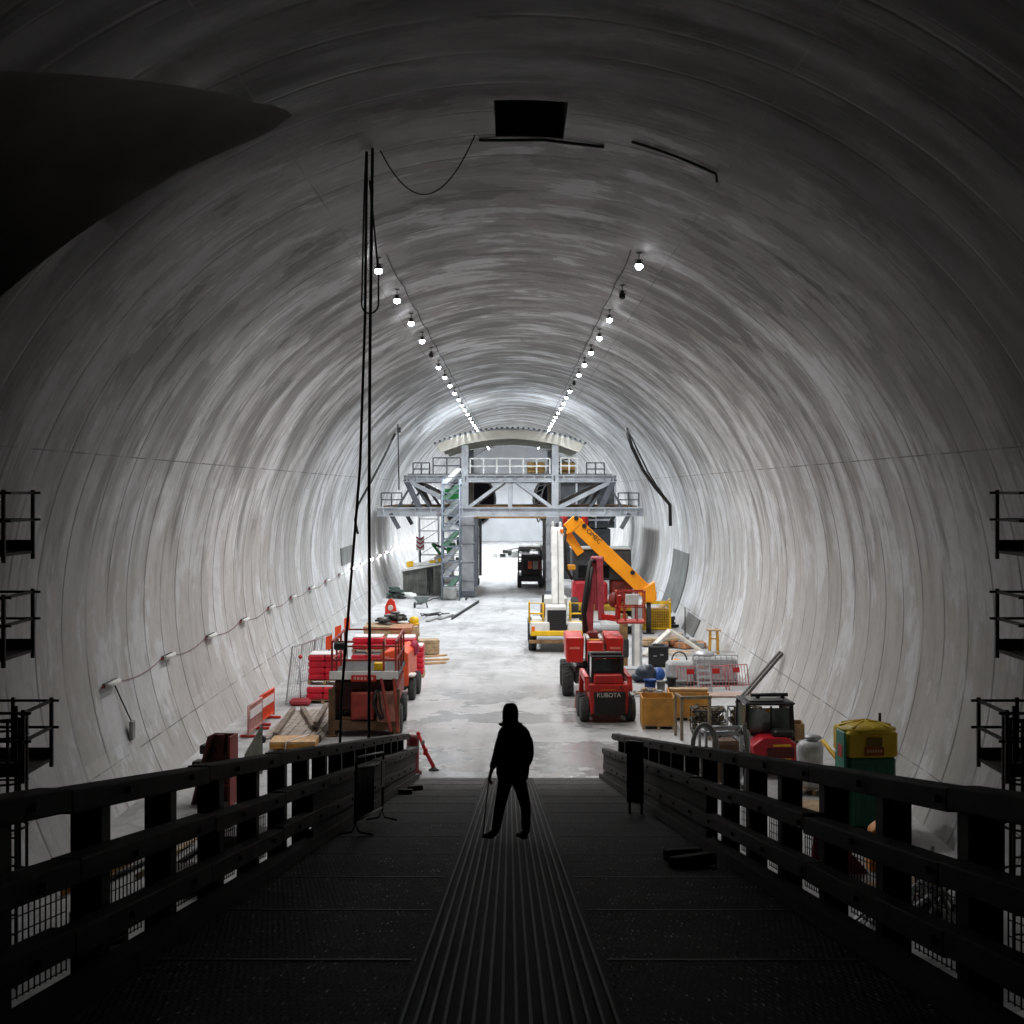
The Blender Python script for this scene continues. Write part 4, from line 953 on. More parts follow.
MB().box((0,0,.16),(2.2,.25,.2),ch=.02).build('beam', M_white, t); MB().box((-1.1,0,.25),(.55,.3,.42),ch=.06).build('end_block', M_yel, t); MB().box((1.2,0,.16),(.5,.3,.24),ch=.05).build('end_block', M_yel, t); MB().box((.6,0,.16),(.5,.27,.22),ch=.03).build('band', M_yel, t)
# truck with chevron board behind the shed
t = T('warning_board', 'red and white chevron warning board on a post behind the grey shed', 'warning board', (-7.35, 108.6, FZ))
MB().cyl((0,.05,0),(0,.05,3.2),.06).build('post', M_dsteel, t)
MB().box((0,0,3.65),(.62,.04,1.0),ch=.02).build('board', M_white, t)
m = MB()
for k in range(3):
    z = 3.22+.33*k
    for s in (-1,1): m.prism([(0,z),(s*.3,z+.22),(s*.3,z+.38),(0,z+.16)] if s > 0 else [(0,z),(0,z+.16),(s*.3,z+.38),(s*.3,z+.22)], 'y', -.035, -.022)
m.build('chevron', mat('chevron crimson', '#a02048', .5, 0, .1), t)
t = T('lifting_machine', 'green and white small machine behind the grey shed roof', 'machine', (-5.9, 107.3, FZ)); t.location = (-5.55, 110.2, FZ)
MB().box((0,0,1.6),(1.5,2.0,2.2),ch=.15).build('body', M_white, t); MB().box((.55,-.2,3.2),(.7,1.0,.9),ch=.08).build('cab', M_green, t); MB().bar((-.2,0,2.6),(-.95,0,3.6),.28,.22).build('arm', M_green, t); MB().bar((-.95,0,3.6),(.3,-.2,3.1),.16,.16).build('arm', M_dsteel, t)
for x in (-.7,.7):
    for y in (-.6,.6): wheel(t, (x,y,.45),.45,.3,'#777777',8)
# small stuff in front of the shed
def heap(cx, cy, rx, ry, h, n, mats_, name, label, cat, seed, z0=FZ, lo=.15, hi=.45):
    r = random.Random(seed); t = T(name, label, cat, (cx, cy, z0)); 
    for mi, mm in enumerate(mats_):
        m = MB()
        for k in range(n//len(mats_)):
            a, q = r.uniform(0, 2*PI), r.uniform(0, 1)**.6; z = h*(1-q)*r.uniform(.2, 1)
            d = (r.uniform(lo, hi), r.uniform(lo, hi), r.uniform(lo*.4, lo)); m.box((rx*q*math.cos(a), ry*q*math.sin(a), z+d[2]/2+.02), d, (r.uniform(-.25,.25) if z > .1 else 0, 0, r.uniform(0, PI)), .01)
        o = m.build('heap', mm, t); o['kind'] = 'stuff'
    return t
def rods(cx, cy, n, L, spread, ang, m_, name, label, cat, seed, h=.1, r_=.03, z0=FZ):
    r = random.Random(seed); t = T(name, label, cat, (cx, cy, z0)); m = MB()
    for k in range(n):
        a = ang+r.uniform(-spread, spread); x, y = r.uniform(-.4,.4), r.uniform(-.4,.4); l = L*r.uniform(.6,1)/2; z = r_+.005+h*k/n
        m.bar((x-l*math.cos(a), y-l*math.sin(a), z), (x+l*math.cos(a), y+l*math.sin(a), z+r.uniform(0,h)), r_*2)
    o = m.build('rods', m_, t); o['kind'] = 'stuff'; return t
heap(-8.6, 101.0, .55, .7, 1.1, 30, (mat('dark green sheet', '#3c4f49', .7), M_dsteel), 'debris_heap', 'dark green heap of scrap against the left lining by the shed', 'scrap heap', 3, lo=.2, hi=.6)
for i, (px, dy) in enumerate(((408,101.5),(413,100.6))):
    solo(MB().box((0,0,.2),(.8-.2*i,.6,.4-.05*i),ch=.12), 'white_sack', M_white, ['low white sack lying in front of the grey shed', 'smaller white sack at the right of the other one'][i], 'sack', ((px-515)*dy/1400, dy, FZ), 'white sacks before the shed')
g = gp(423, 608); t = T('wheelbarrow', 'grey wheelbarrow standing alone on the open floor left of the centre', 'wheelbarrow', g, 0)
MB().prism([(-.62,.75),(.5,.75),(.2,.36),(-.3,.36)], 'y', -.3, .3).build('tray', mat('grey green tray', '#6f7674', .5, .2), t)
wheel(t, (-.55,0,.2), .2, .12, '#888888', 0)
m = MB()
for y in (-.25,.25): m.tube([(-.55,y*.4,.2),(.1,y,.36),(.7,y,.62),(1.05,y,.66)], .025, 6); m.tube([(.2,y,.4),(.3,y,.02)], .022, 6)
m.build('frame', M_dsteel, t)
MB().box((-.3,0,.3),(.5,.4,.14),ch=.04).build('load', M_grey, t)
g = gp(452, 619); t = T('steel_rail', 'long thin steel rail lying on the floor before the left gantry leg', 'rail', (g[0], g[1], FZ)); MB().ibeam((0,-.6,.08),(1.3,12.5,.08), .12, .15, .02).build('rail', M_dsteel, t)
for i,(px,py) in enumerate(((434,620),(446,618))):
    g = gp(px,py); solo(MB().box((0,0,.06),(.22,3.0,.1),ch=.01), 'plank', M_grey, ['grey plank on the floor before the gantry, outer of a pair', 'grey plank on the floor before the gantry, inner of a pair'][i], 'plank', (g[0],g[1],FZ), 'planks on the floor before the gantry', rz=-.22)
rods(gp(452,617)[0]-1.05, 87.0, 8, 1.8, .9, .6, M_dsteel, 'scrap_rods', 'short scrap rods scattered beside the thin rail', 'scrap', 5, .05)
# equipment beyond the gantry, in front of the end wall
heap(2.2, 165., 4.0, 3., 1.6, 40, (M_grey, M_white, M_dsteel), 'debris_heap', 'wide grey heap of formwork in front of the far end wall', 'formwork heap', 8, lo=.6, hi=1.8)
t = T('portal_frame', 'dark lattice ring frame standing by the right far portal', 'frame', (5.5, 158., FZ)); m = MB()
for k in range(14):
    a0, a1 = PI*.55+k*.13, PI*.55+(k+1)*.13
    for r_ in (4.6, 5.3): m.bar((r_*math.cos(a0)+2,0,6.3+r_*math.sin(a0)),(r_*math.cos(a1)+2,0,6.3+r_*math.sin(a1)), .16)
    m.bar((4.6*math.cos(a0)+2,0,6.3+4.6*math.sin(a0)),(5.3*math.cos(a1)+2,0,6.3+5.3*math.sin(a1)), .1)
m.build('lattice', M_dsteel, t); MB().box((-2.6,0,.8),(.6,.6,1.6)).build('footing', M_dsteel, t)
t = T('plant_container', 'tall dark equipment stack standing behind the right gantry leg', 'container', (6.2, 125., FZ))
MB().box((0,0,2.2),(4.4,4,4.4),ch=.05).build('lower_unit', mat('charcoal panel', '#3d4042'), t); MB().box((.2,0,6.7),(4.8,4,4.4),ch=.05).build('upper_unit', mat('charcoal panel', '#3d4042'), t)
m = MB()
for z in (5.2,6.4,8.6): m.bar((-2.6,-2.1,z),(2.7,-2.1,z), .18)
for x in (-2.5,-.8,.9,2.6): m.bar((x,-2.1,4.5),(x,-2.1,8.9), .15)
m.build('front_frame', M_g, t)
for x in (-1.9,-.1): MB().cyl((x,-2.5,4.6),(x,-2.5,6.3),.3).build('gas_cylinder', M_red, t)
MB().ball((.7,-2.3,6.1),(.45,.3,.7)).build('white_drum', M_white, t)

# ================================================================ left side stores
M_bag = mat('red shrink wrap', '#cf2438', .35, 0, .25, 3); M_sheet = mat('white top sheet', '#e9e3e4', .5, 0, .1, 2)
def pallet(par, L, W, h=.14, M=None):
    m = MB()
    for k in range(6): m.box((0,-W/2+.05+k*(W-.1)/5,h-.012),(L,.1,.022))
    for x in (-L/2+.06,0,L/2-.06): m.box((x,0,h/2-.012),(.1,W,h-.05))
    for x in (-L/2+.06,0,L/2-.06): m.box((x,0,.012),(.1,W,.02))
    return m.build('pallet', M or M_wood, par)
def bag_pallet(label, loc, layers=3, rz=0):
    t = T('bag_pallet', label, 'pallet of bags', loc, rz, 'pallets of red wrapped bags'); pallet(t, 1.25, 1.15)
    m = MB()
    for k in range(layers):
        for i in range(2):
            for j in range(2): m.box(((-.3+.6*i)*(1-.0), -.28+.56*j, .26+.23*k), (.6,.57,.23), (0,0,.02*((k+i)%3-1)), .05)
    m.build('wrapped_bags', M_bag, t); MB().box((0,0,.16+.23*layers),(1.12,1.05,.05),ch=.02).build('top_sheet', M_sheet, t)
    return t
d1 = bag_pallet('red bag pallet on the floor left of the scissor lift, nearest of the two', (gp(326,700)[0], 51.5, FZ), 2)
q = d1
def bp(label, x, y, z, lay=3, rz=0): return bag_pallet(label, (x, y, z), lay, rz)
bp('red bag pallet stacked on a lower red pallet left of the scissor lift', gp(326,700)[0]+.02, 51.7, FZ+.68, 4, .04)
bp('red bag pallet seen through the left of the lift rails', -5.85, 55.6, FZ, 5)
bp('red bag pallet on top of the one seen through the left of the lift rails', -5.8, 55.6, FZ+1.37, 2)
bp('red bag pallet seen through the right of the lift rails', -4.55, 55.4, FZ, 5, .03)
bp('red bag pallet on top of the one seen through the right of the lift rails', -4.5, 55.4, FZ+1.37, 2, .05)
bp('red bag pallet behind the lift, last towards the timber stacks', -4.4, 58.6, FZ, 5, .02)
def timber_stack(label, loc, L, W, H, n, layers, m_, rz=0, seed=1):
    r = random.Random(seed); t = T('timber_stack', label, 'timber stack', loc, rz, 'timber stacks on the left side')
    for k in range(layers):
        m = MB(); h = H/layers
        for i in range(n): m.box((r.uniform(-.06,.06), -W/2+(i+.5)*W/n, h*(k+.5)), (L*r.uniform(.94,1.0), W/n*.94, h*.9))
        m.build('board_layer', m_, t)
    return t
M_pine = mat('fresh pine', '#c9a277', .7, 0, .3, 4); M_brick = mat('reddish timber', '#b07a55', .7, 0, .3, 4)
g = gp(394, 650)
timber_stack('long pale board stack under the black hose pile', (-6.0, 68.2, FZ), 2.6, 2.4, 1.25, 5, 6, M_wood, .03, 2)
timber_stack('tall narrow stack of fresh timber right of the red bag pallets', (-5.05, 62.2, FZ), .95, 1.9, 1.75, 3, 9, M_brick, .05, 3)
timber_stack('short fresh timber stack on the long board pile edge', (-5.25, 65.2, FZ), .9, 1.6, 1.1, 3, 6, M_pine, .1, 4)
t = T('timber_crate', 'small pale square crate of offcuts on the floor right of the timber stacks', 'crate', (-4.1, 66.5, FZ), .12)
m = MB()
for k in range(4):
    for s in (-1,1): m.box((0,s*.5,.14+.16*k),(.95,.04,.14)); m.box((s*.46,0,.14+.16*k),(.04,.96,.14))
m.build('side_boards', M_wood, t); pallet(t, .95, 1.0, .1); MB().box((0,0,.42),(.82,.9,.4),ch=.03).build('contents', M_wood2, t); MB().box((0,0,.68),(.98,1.06,.03)).build('lid', M_wood, t)
for i,(dx,dy,rz) in enumerate(((-.2,64.4,.5),(.1,64.9,.35),(-.1,65.5,.6))):
    solo(MB().box((0,0,.05),(1.5,.16,.08)), 'loose_board', M_pine, f'loose pale board on the floor beside the timber crate, {ORD[i]} from the front', 'board', (-3.72+dx*.3, dy-1.9, FZ+.002+i*.095), 'loose boards by the timber crate', rz=rz)
heap(-5.95, 68.6, .95, .8, .55, 36, (M_black, M_dsteel, M_grey), 'hose_pile', 'black pile of hose fittings on top of the long board stack', 'fittings pile', 11, FZ+1.26)
t = T('warning_sign', 'upright bright red rounded panel with a white figure above the black fittings pile', 'panel', (-6.3, 71.0, FZ), -.12); t.scale = (.8, .8, .86)
MB().prism([(-.42,0),(.42,0),(.40,1.9),(.25,2.5),(.05,2.66),(-.15,2.6),(-.36,2.2)], 'y', -.08, .08).build('panel', mat('orange red panel', '#ee3e2c', .45, 0, .1), t, bevel=.03)
for z in (1.62,2.12): MB().lathe([(.10,-.03),(.17,-.03),(.17,.03),(.10,.03),(.10,-.03)], (0,-.09,z), 20, 'y').build('white_ring', M_white, t)
MB().box((.35,-.05,1.45),(.16,.06,.4),(0,-.5,0)).build('side_tab', mat('orange red panel', '#ee3e2c'), t)
solo(MB().ball((0,0,.2),(.24,.24,.2)).cyl((0,0,.0),(0,0,.06),.25), 'yellow_float', M_yel, 'round yellow float on the right end of the long board stack', 'float', (-4.9, 68.0, FZ+1.262))
# barriers and panels along the left toe
def plastic_barrier(label, loc, rz, m1):
    t = T('plastic_barrier', label, 'barrier', loc, rz, 'plastic barriers along the left lining')
    m = MB(); m.tube([(-.95,0,.1),(-.95,0,1.0),(.95,0,1.0),(.95,0,.1)], .04, 8); m.bar((-.95,0,.2),(.95,0,.2), .06); m.build('frame', m1, t)
    m = MB()
    for k in range(12): m.bar((-.85+.155*k,0,.2),(-.85+.155*k,0,1.0), .045)
    m.build('slats', m1, t); MB().box((0,-.03,.72),(1.7,.02,.26)).build('reflective_board', M_sheet, t)
    for x in (-.75,.75): MB().box((x,0,.05),(.1,.6,.08),ch=.02).build('foot', M_red, t)
    return t
M_pb = mat('barrier salmon', '#d9705c', .5, 0, .2); M_po = mat('barrier orange', '#f0532a', .5, 0, .1)
plastic_barrier('pinkish white slatted barrier nearest the ramp at the left lining', (-8.3, 44.7, FZ), math.radians(88), mat('barrier pale pink', '#cf9a94', .5))
plastic_barrier('orange slatted barrier behind the pinkish one at the left lining', (-8.3, 46.9, FZ), math.radians(87), M_po)
for i in range(3):
    t = T('flag_board', f"small orange board on a post by the left lining, {ORD[i]} from the ramp", 'board', ((329+i*9-515)*(55+i*4)/1400, 55+i*4, FZ), .1, 'orange boards by the left lining')
    MB().box((0,.06,1.0),(.06,.06,2.0)).build('post', M_dsteel, t); MB().prism([(-.13,1.5),(.13,1.54),(.13,2.1),(-.13,2.0)], 'y', -.03, .03).build('board', M_po, t)
for i,(px,py,h,L) in enumerate(((303,700,2.1,2.6),(313,680,1.6,2.6),(325,665,1.3,2.2))):
    g = gp(px,py); t = T('mesh_fence_panel', f"grey mesh fence panel leaning along the left lining, {ORD[i]} from the ramp", 'fence panel', (g[0]-.2, g[1], FZ+.02), math.radians(80), 'mesh fence panels on the left')
    t.rotation_euler.x = .12; m = MB(); m.bar((-L/2,0,h),(L/2,0,h), .05); m.bar((-L/2,0,.03),(L/2,0,.03), .05)
    for x in (-L/2,L/2): m.bar((x,0,0),(x,0,h), .05)
    m.build('frame', M_gal, t); m = MB()
    for k in range(1,10): m.bar((-L/2+L*k/10,0,0),(-L/2+L*k/10,0,h), .012)
    for k in range(1,6): m.bar((-L/2,0,h*k/6),(L/2,0,h*k/6), .012)
    m.build('mesh', M_gal, t)
g = gp(299, 701); t = T('weighted_post', 'thin grey post standing in a red rubber base by the left lining', 'post', (-7.75, 50.55, FZ))
MB().box((0,0,.13),(.75,.5,.26),ch=.09).build('base', mat('dusty crimson rubber', '#a5323a', .6), t); MB().cyl((0,0,.2),(0,0,1.7),.03).build('pole', M_gal, t); MB().ball((0,0,1.75),.07).build('cap', M_red, t)
# long planks laid on the floor
r = random.Random(4)
for k in range(8):
    x = -7.75+.235*k; solo(MB().box((0,0,.03),(.215,5.6,.055)), 'floor_plank', mat('grey weathered plank', '#a1968c', .75, 0, .35, 3, .1), f'weathered plank laid on the floor left of the lift, {ORD[k]} from the lining', 'plank', (x, 46.25+r.uniform(0,.3), FZ+.003), 'planks laid on the left floor', rz=r.uniform(-.008,.008))
for k,(x,y,rz,L) in enumerate(((-7.6,46.2,.05,5.2),(-6.95,46.95,.236,4.1),(-6.45,46.6,.05,4.0))):
    solo(MB().box((0,0,.08),(.16,L,.15),ch=.01), 'timber_beam', mat('grey brown beam', '#7d6f62', .75, 0, .35, 3), ['grey timber beam lying straight on the planks near the lining', 'grey timber beam lying aslant on the planks, leaning right', 'grey timber beam lying aslant on the planks, leaning left'][k], 'beam', (x, y, FZ+.068+.17*max(0,k-1)), 'beams on the left planks', rz=rz)
for k,(x,y) in enumerate(((-7.85,43.12),(-7.3,43.15),(-6.6,43.12),(-6.15,43.15))):
    solo(MB().box((0,0,.1),(.34,.24,.2),ch=.03), 'rubber_block', [M_black,M_black,mat('dusty crimson rubber','#a5323a'),M_black][k], ['black rubber block at the plank ends, nearest the lining','black rubber block at the plank ends, beside the outermost','crimson rubber block at the plank ends','black rubber block at the plank ends, nearest the lift'][k], 'block', (x, y, FZ), 'rubber blocks at the plank ends')
t = T('plywood_bundle', 'flat yellowish plywood bundle tied with rope in front of the planks', 'plywood bundle', (-6.6, 41.9, FZ), .04)
for k in range(3): MB().box((0,0,.16+.07*k),(1.35,1.1,.06)).build('sheet', M_ply if k < 2 else M_pine, t)
for x in (-.5,.5): MB().box((x,0,.065),(.1,1.0,.12)).build('bearer', M_wood2, t)
MB().tube([(-.2,-.57,.1),(-.18,-.57,.34),(.1,.0,.345),(.35,.57,.34)], .02, 6).build('rope', M_sheet, t)
t = T('formwork_sheet', 'pale triangular sheet standing on edge beside the dark red steel section', 'sheet', (-7.35, 38.2, FZ), .35); t.scale = (.6, 1, 1)
MB().prism([(-.05,0),(.75,0),(.75,1.35),(-.05,.55)], 'y', -.03, .03).build('sheet', mat('pale grey green sheet', '#8d8f84', .6), t); MB().bar((.75,.05,0),(.75,.05,1.35), .06).build('stiffener', M_dsteel, t)
t = T('steel_section', 'big dark red open steel section standing on end by the left lining', 'steel section', (-7.2, 34.6, FZ), -.15, None); t.scale = (.62, .8, .74)
M_rs = mat('dark rusty red', '#5f2f2a', .65, .2, .4, 1.5)
MB().prism([(-1.25,0),(.35,0),(.35,2.3),(-.55,2.3)], 'y', .35, .43).build('web_plate', M_rs, t); MB().prism([(-1.25,0),(-.55,2.3),(-.47,2.3),(-1.15,0)], 'y', -.25, .4).build('flange', M_rs, t); MB().box((.36,.08,1.15),(.08,.7,2.3)).build('flange', mat('rust red edge', '#8a2f28', .6), t)
MB().prism([(-.5,1.55),(-.1,1.6),(-.1,2.28),(-.5,2.28)], 'y', .2, .34).build('stiffener', M_rs, t)
for z in (.6,1.3): MB().box((.05,.25,z),(.5,.2,.06)).build('rung', mat('rust red edge', '#8a2f28'), t)
MB().box((-.85,.2,1.8),(.3,.5,.3),ch=.04).box((-1.15,.2,1.15),(.35,.5,.5),ch=.04).build('clamp', M_black, t)
r = random.Random(9)
for k in range(4):
    solo(MB().tube([(0,-1.8,.06),(.1,0,.07),(.0,1.9,.06)], .055, 8), 'floor_pipe', [M_ply,M_dsteel,M_wood,M_dsteel][k], ['ochre pipe lying on the floor below the left railing', 'dark pipe lying next to the ochre pipe', 'pale pipe third along the floor below the left railing', 'dark pipe lying nearest the ramp below the left railing'][k], 'pipe', (-8.2+.45*k, 28.5+.6*k, FZ), 'pipes below the left railing', rz=-.25+.06*k)
for k in range(3): solo(MB().box((0,0,.2),(1.3-.2*k,.9,.4),ch=.02), 'dark_crate', mat('dark brown crate', '#3d352c', .7), ['dark crate on the floor below the left railing, nearest the ramp end', 'dark crate on the floor below the left railing, middle', 'dark crate on the floor below the left railing, nearest the viewer'][k], 'crate', (-6.0-.6*k, 30.2-3.0*k, FZ), 'crates below the left railing', rz=.2*k)
# ================================================================ right side stores
def plate_box(t, L, W, H, m_, plank=4, name='side'):
    for s in (-1,1):
        m = MB()
        for k in range(plank): m.box((0,s*(W/2-.02),.13+(k+.5)*(H-.13)/plank),(L,.035,(H-.13)/plank*.97))
        m.build(name, m_, t)
        m = MB()
        for k in range(plank): m.box((s*(L/2-.02),0,.13+(k+.5)*(H-.13)/plank),(.035,W-.08,(H-.13)/plank*.97))
        m.build(name, m_, t)
    m = MB()
    for x in (-1,1):
        for y in (-1,1): m.box((x*(L/2-.06),y*(W/2-.06),H/2+.05),(.07,.07,H-.1))
    m.build('corner_post', m_, t); pallet(t, L, W, .13)
g = gp(659, 729); t = T('pallet_crate', 'yellow plywood pallet crate nearest the skid steer, an orange thing inside', 'crate', (g[0], g[1]+.5, FZ), -.03, 'yellow plywood crates')
plate_box(t, 1.08, 1.25, 1.02, M_ply); MB().box((0,0,.45),(.95,1.1,.5),ch=.03).build('contents', M_wood2, t); MB().ball((.0,-.1,.78),(.12,.14,.1)).build('orange_cap', M_oran, t)
g = gp(692, 722); t = T('pallet_crate', 'yellow plywood pallet crate right of and behind the other, under a wooden lid', 'crate', (g[0]-.05, g[1]+.8, FZ), -.05, 'yellow plywood crates')
plate_box(t, 1.35, 1.25, .95, M_ply); MB().box((0,0,.5),(1.2,1.1,.6),ch=.03).build('contents', M_wood2, t); MB().box((.05,.1,.98),(1.3,.5,.05)).build('loose_lid', M_wood, t)
g = gp(659, 667); t = T('tool_cabinet', 'black square cabinet standing on the floor behind the crates', 'cabinet', (g[0], g[1]+.3, FZ), -.08)
MB().box((0,0,.48),(.88,.85,.9),ch=.03).build('body', M_black, t); MB().box((0,-.44,.5),(.76,.03,.76),ch=.01).build('door', mat('black door', '#121416', .35), t); MB().box((-.15,-.47,.5),(.14,.03,.04)).box((.15,-.47,.55),(.14,.03,.04)).build('handle', M_gal, t); MB().box((0,0,.965),(.5,.4,.05),ch=.01).build('top_grip', M_dsteel, t)
g = gp(637, 668); t = T('steel_column', 'white and grey steel column standing upright on a base plate beside the black cabinet', 'column', (g[0]+.0, g[1], FZ), .06)
MB().ibeam((0,0,.03),(0,0,2.7), .4, .42, .05, (0,1,0)).build('column', M_gal, t); MB().box((0,0,.03),(.7,.7,.06)).build('base_plate', M_white, t); MB().box((-.03,-.23,1.1),(.22,.03,2.0)).build('white_face', M_white, t); MB().box((-.55,.3,1.2),(.35,.3,2.3),ch=.03).build('timber_prop', M_wood2, t); MB().box((-.55,.3,.85),(.42,.4,.8),ch=.04).build('control_box', M_dsteel, t)
g = gp(633, 676); t = T('concrete_slab_box', 'low white flat box lying on the floor right of the skid steer cab', 'box', (g[0]+.05, g[1]+.3, FZ))
MB().box((0,0,.16),(1.3,.9,.28),ch=.02).build('body', M_white, t); MB().box((0,0,.31),(1.34,.94,.03)).build('lid', M_gal, t); MB().box((.52,-.46,.15),(.12,.02,.16)).build('slot', M_black, t)
# rubbish: buckets, tubs
def bucket(label, loc, r, h, m_, nm='bucket'):
    t = T(nm, label, 'bucket', loc, 0, 'buckets and tubs on the right'); MB().lathe([(r*.82,0),(r,h),(r*1.06,h),(r*1.06,h-.04),(r*.97,h-.05),(r*.8,.04)], (0,0,0), 20).build('body', m_, t)
    MB().tube([(-r,0,h-.03),(-r*.7,-r*.75,h-.12),(0,-r*1.02,h-.16),(r*.7,-r*.75,h-.12),(r,0,h-.03)], .012, 5).build('handle', M_dsteel, t); return t
g = gp(650, 690); bucket('blue tub standing on the floor right of the white flat box', g, .24, .42, M_blue)
g = gp(661, 691); bucket('grey bucket standing right of the blue tub', g, .17, .4, M_grey)
g = gp(672, 690); bucket('dark bucket nearest the silver tank', g, .2, .5, M_dsteel)
g = gp(681, 692); bucket('grey bucket pressed against the silver tank frame', g, .19, .45, M_grey)
g = gp(662, 684); t = T('waste_bag', 'dark bulging waste bag with blue sheet behind the buckets', 'bag', (g[0]-.6, g[1]+.5, FZ)); MB().ball((0,0,.36),(.45,.38,.36)).ball((-.3,.05,.2),(.3,.3,.2)).ball((.1,-.1,.55),(.22,.2,.2)).build('bag', mat('dark blue bag', '#35404f', .4, 0, .4, 3), t); MB().ball((.5,.1,.3),(.3,.3,.3)).build('blue_sheet', M_blue, t)
g = gp(675, 682); t = T('cement_sack', 'orange and white sack lying right of the dark waste bag', 'sack', (g[0]+.25, g[1]+1.0, FZ+.0)); MB().ball((0,0,.5),(.4,.3,.3)).build('sack', M_sheet, t); MB().ball((-.1,-.1,.64),(.25,.2,.2)).build('orange_patch', M_oran, t); MB().box((0,0,.12),(.8,.6,.22)).build('underlay', M_grey, t)
heap(5.0, 53.0, .8, .8, .3, 40, (M_grey, M_wood, M_white), 'rubble', 'low litter of rubble and offcuts around the blue tub', 'rubble', 21, lo=.08, hi=.3)
# yellow cage
g = gp(657, 630); t = T('gas_cage', 'yellow framed mesh cage standing near the right lining below the orange boom end', 'cage', (g[0]-.0, g[1]+.4, FZ), -.06)
m = MB()
for x in (-.75,.75):
    for y in (-.5,.5): m.bar((x,y,0),(x,y,1.55), .1)
for z in (.1,1.5):
    for y in (-.5,.5): m.bar((-.75,y,z),(.75,y,z), .1)
    for x in (-.75,.75): m.bar((x,-.5,z),(x,.5,z), .1)
m.build('frame', M_yel, t); m = MB()
for k in range(1,12): m.bar((-.75+.125*k,-.5,.1),(-.75+.125*k,-.5,1.5), .018)
for k in range(1,10): m.bar((-.75,-.5,.1+.14*k),(.75,-.5,.1+.14*k), .018)
m.build('mesh', M_yel, t); MB().box((0,.05,.65),(1.35,.85,1.05),ch=.08).build('contents', mat('ochre sacks', '#9a7630', .7, 0, .4, 3), t); MB().box((0,0,.06),(1.5,1.0,.06)).build('floor_plate', M_dsteel, t)
solo(MB().tube([(-.8,0,.2),(.9,.6,1.35)], .1, 8).tube([(-.8,.25,.2),(1.0,.9,1.5)], .09, 8), 'cream_pipes', M_pine, 'cream pipes leaning behind the yellow cage on the right lining', 'pipes', (g[0]+.1, g[1]+2.0, FZ)).rotation_euler.z = 0
heap(gp(672,632)[0]+.1, gp(672,632)[1]+3.0, .4, .6, .9, 24, (M_black, M_dsteel), 'debris_heap', 'black heap of plastic right of the yellow cage', 'scrap heap', 31, lo=.2, hi=.6)
solo(MB().cyl((0,0,0),(0,0,1.7),.03), 'thin_post', M_dsteel, 'thin dark post standing alone right of the yellow cage', 'post', gp(685,640))
# formwork A-frame and boards
g = gp(690, 668); t = T('formwork_truss', 'pale A-shaped timber formwork frame lying before the right lining', 'formwork frame', (7.3, 66.4, FZ+.03), .0); t.scale = (.88, .88, .95)
for a, b_, w_ in (((-1.5,-1.3,.05),(.1,.2,1.15),.34),((.1,.2,1.15),(1.9,-1.0,.05),.3),((-1.0,-.9,.08),(1.6,-.9,.08),.16),((-.95,-.9,.42),(.1,.15,1.0),.2)): MB().bar(a, b_, w_, .12).build('member', mat('pale formwork board', '#cfcac0', .6, 0, .25, 3), t)
MB().box((.3,.3,.02),(3.0,1.6,.05)).build('base_board', M_wood, t)
heap(gp(690,648)[0]-.9, gp(690,648)[1]+.6, 1.3, 1.0, .5, 26, (M_wood, M_grey, M_brick), 'board_pile', 'loose pile of boards and sheets behind the A-shaped formwork', 'board pile', 41, lo=.3, hi=1.3)
g = gp(711, 656); t = T('trestle', 'slim yellow trestle standing behind the silver tank', 'trestle', (g[0]-.1, g[1]-1.6, FZ)); m = MB()
for x in (-.2,.2):
    for y in (-.2,.2): m.bar((x,y,0),(x*.8,y*.8,1.35), .08)
for z in (.4,1.0): m.bar((-.2,-.19,z),(.2,-.19,z), .06)
m.build('frame', mat('ochre steel', '#c9962f', .5), t); MB().box((0,0,1.38),(.62,.5,.07)).build('top_bar', M_wood, t)
# silver tank in its cage and pink barriers
g = gp(712, 690); t = T('liquid_tank', 'white plastic tank in a silver bar cage near the right lining', 'tank', (g[0]+.35, g[1]+1.9, FZ), -.05)
MB().box((0,0,.62),(1.7,1.1,.98),ch=.1).build('tank', mat('cloudy white plastic', '#b9bcbd', .35, 0, .2), t); m = MB()
for k in range(9): m.bar((-.87+.2175*k,-.58,.1),(-.87+.2175*k,-.58,1.2), .03)
for z in (.15,.5,.85,1.2):
    for y in (-.58,.58): m.bar((-.88,y,z),(.88,y,z), .035)
    for x in (-.88,.88): m.bar((x,-.58,z),(x,.58,z), .035)
m.build('cage', M_gal, t); pallet(t, 1.8, 1.2, .12, M_dsteel); MB().ball((-.4,0,1.15),(.42,.4,.18)).build('cover_sheet', M_gal, t)
t = T('liquid_tank', 'second clouded tank left of the white caged one, a hose ring on its top', 'tank', (g[0]-1.1, g[1]+1.6, FZ), .06)
MB().box((0,0,.5),(.95,1.0,.85),ch=.1).build('tank', mat('cloudy white plastic', '#b9bcbd'), t); pallet(t, 1.0, 1.1, .09, M_dsteel); MB().tube([(.3*math.cos(a),-.1,.98+.33*math.sin(a)) for a in [PI*i/12 for i in range(13)]], .03, 6).build('hose_ring', M_dsteel, t)
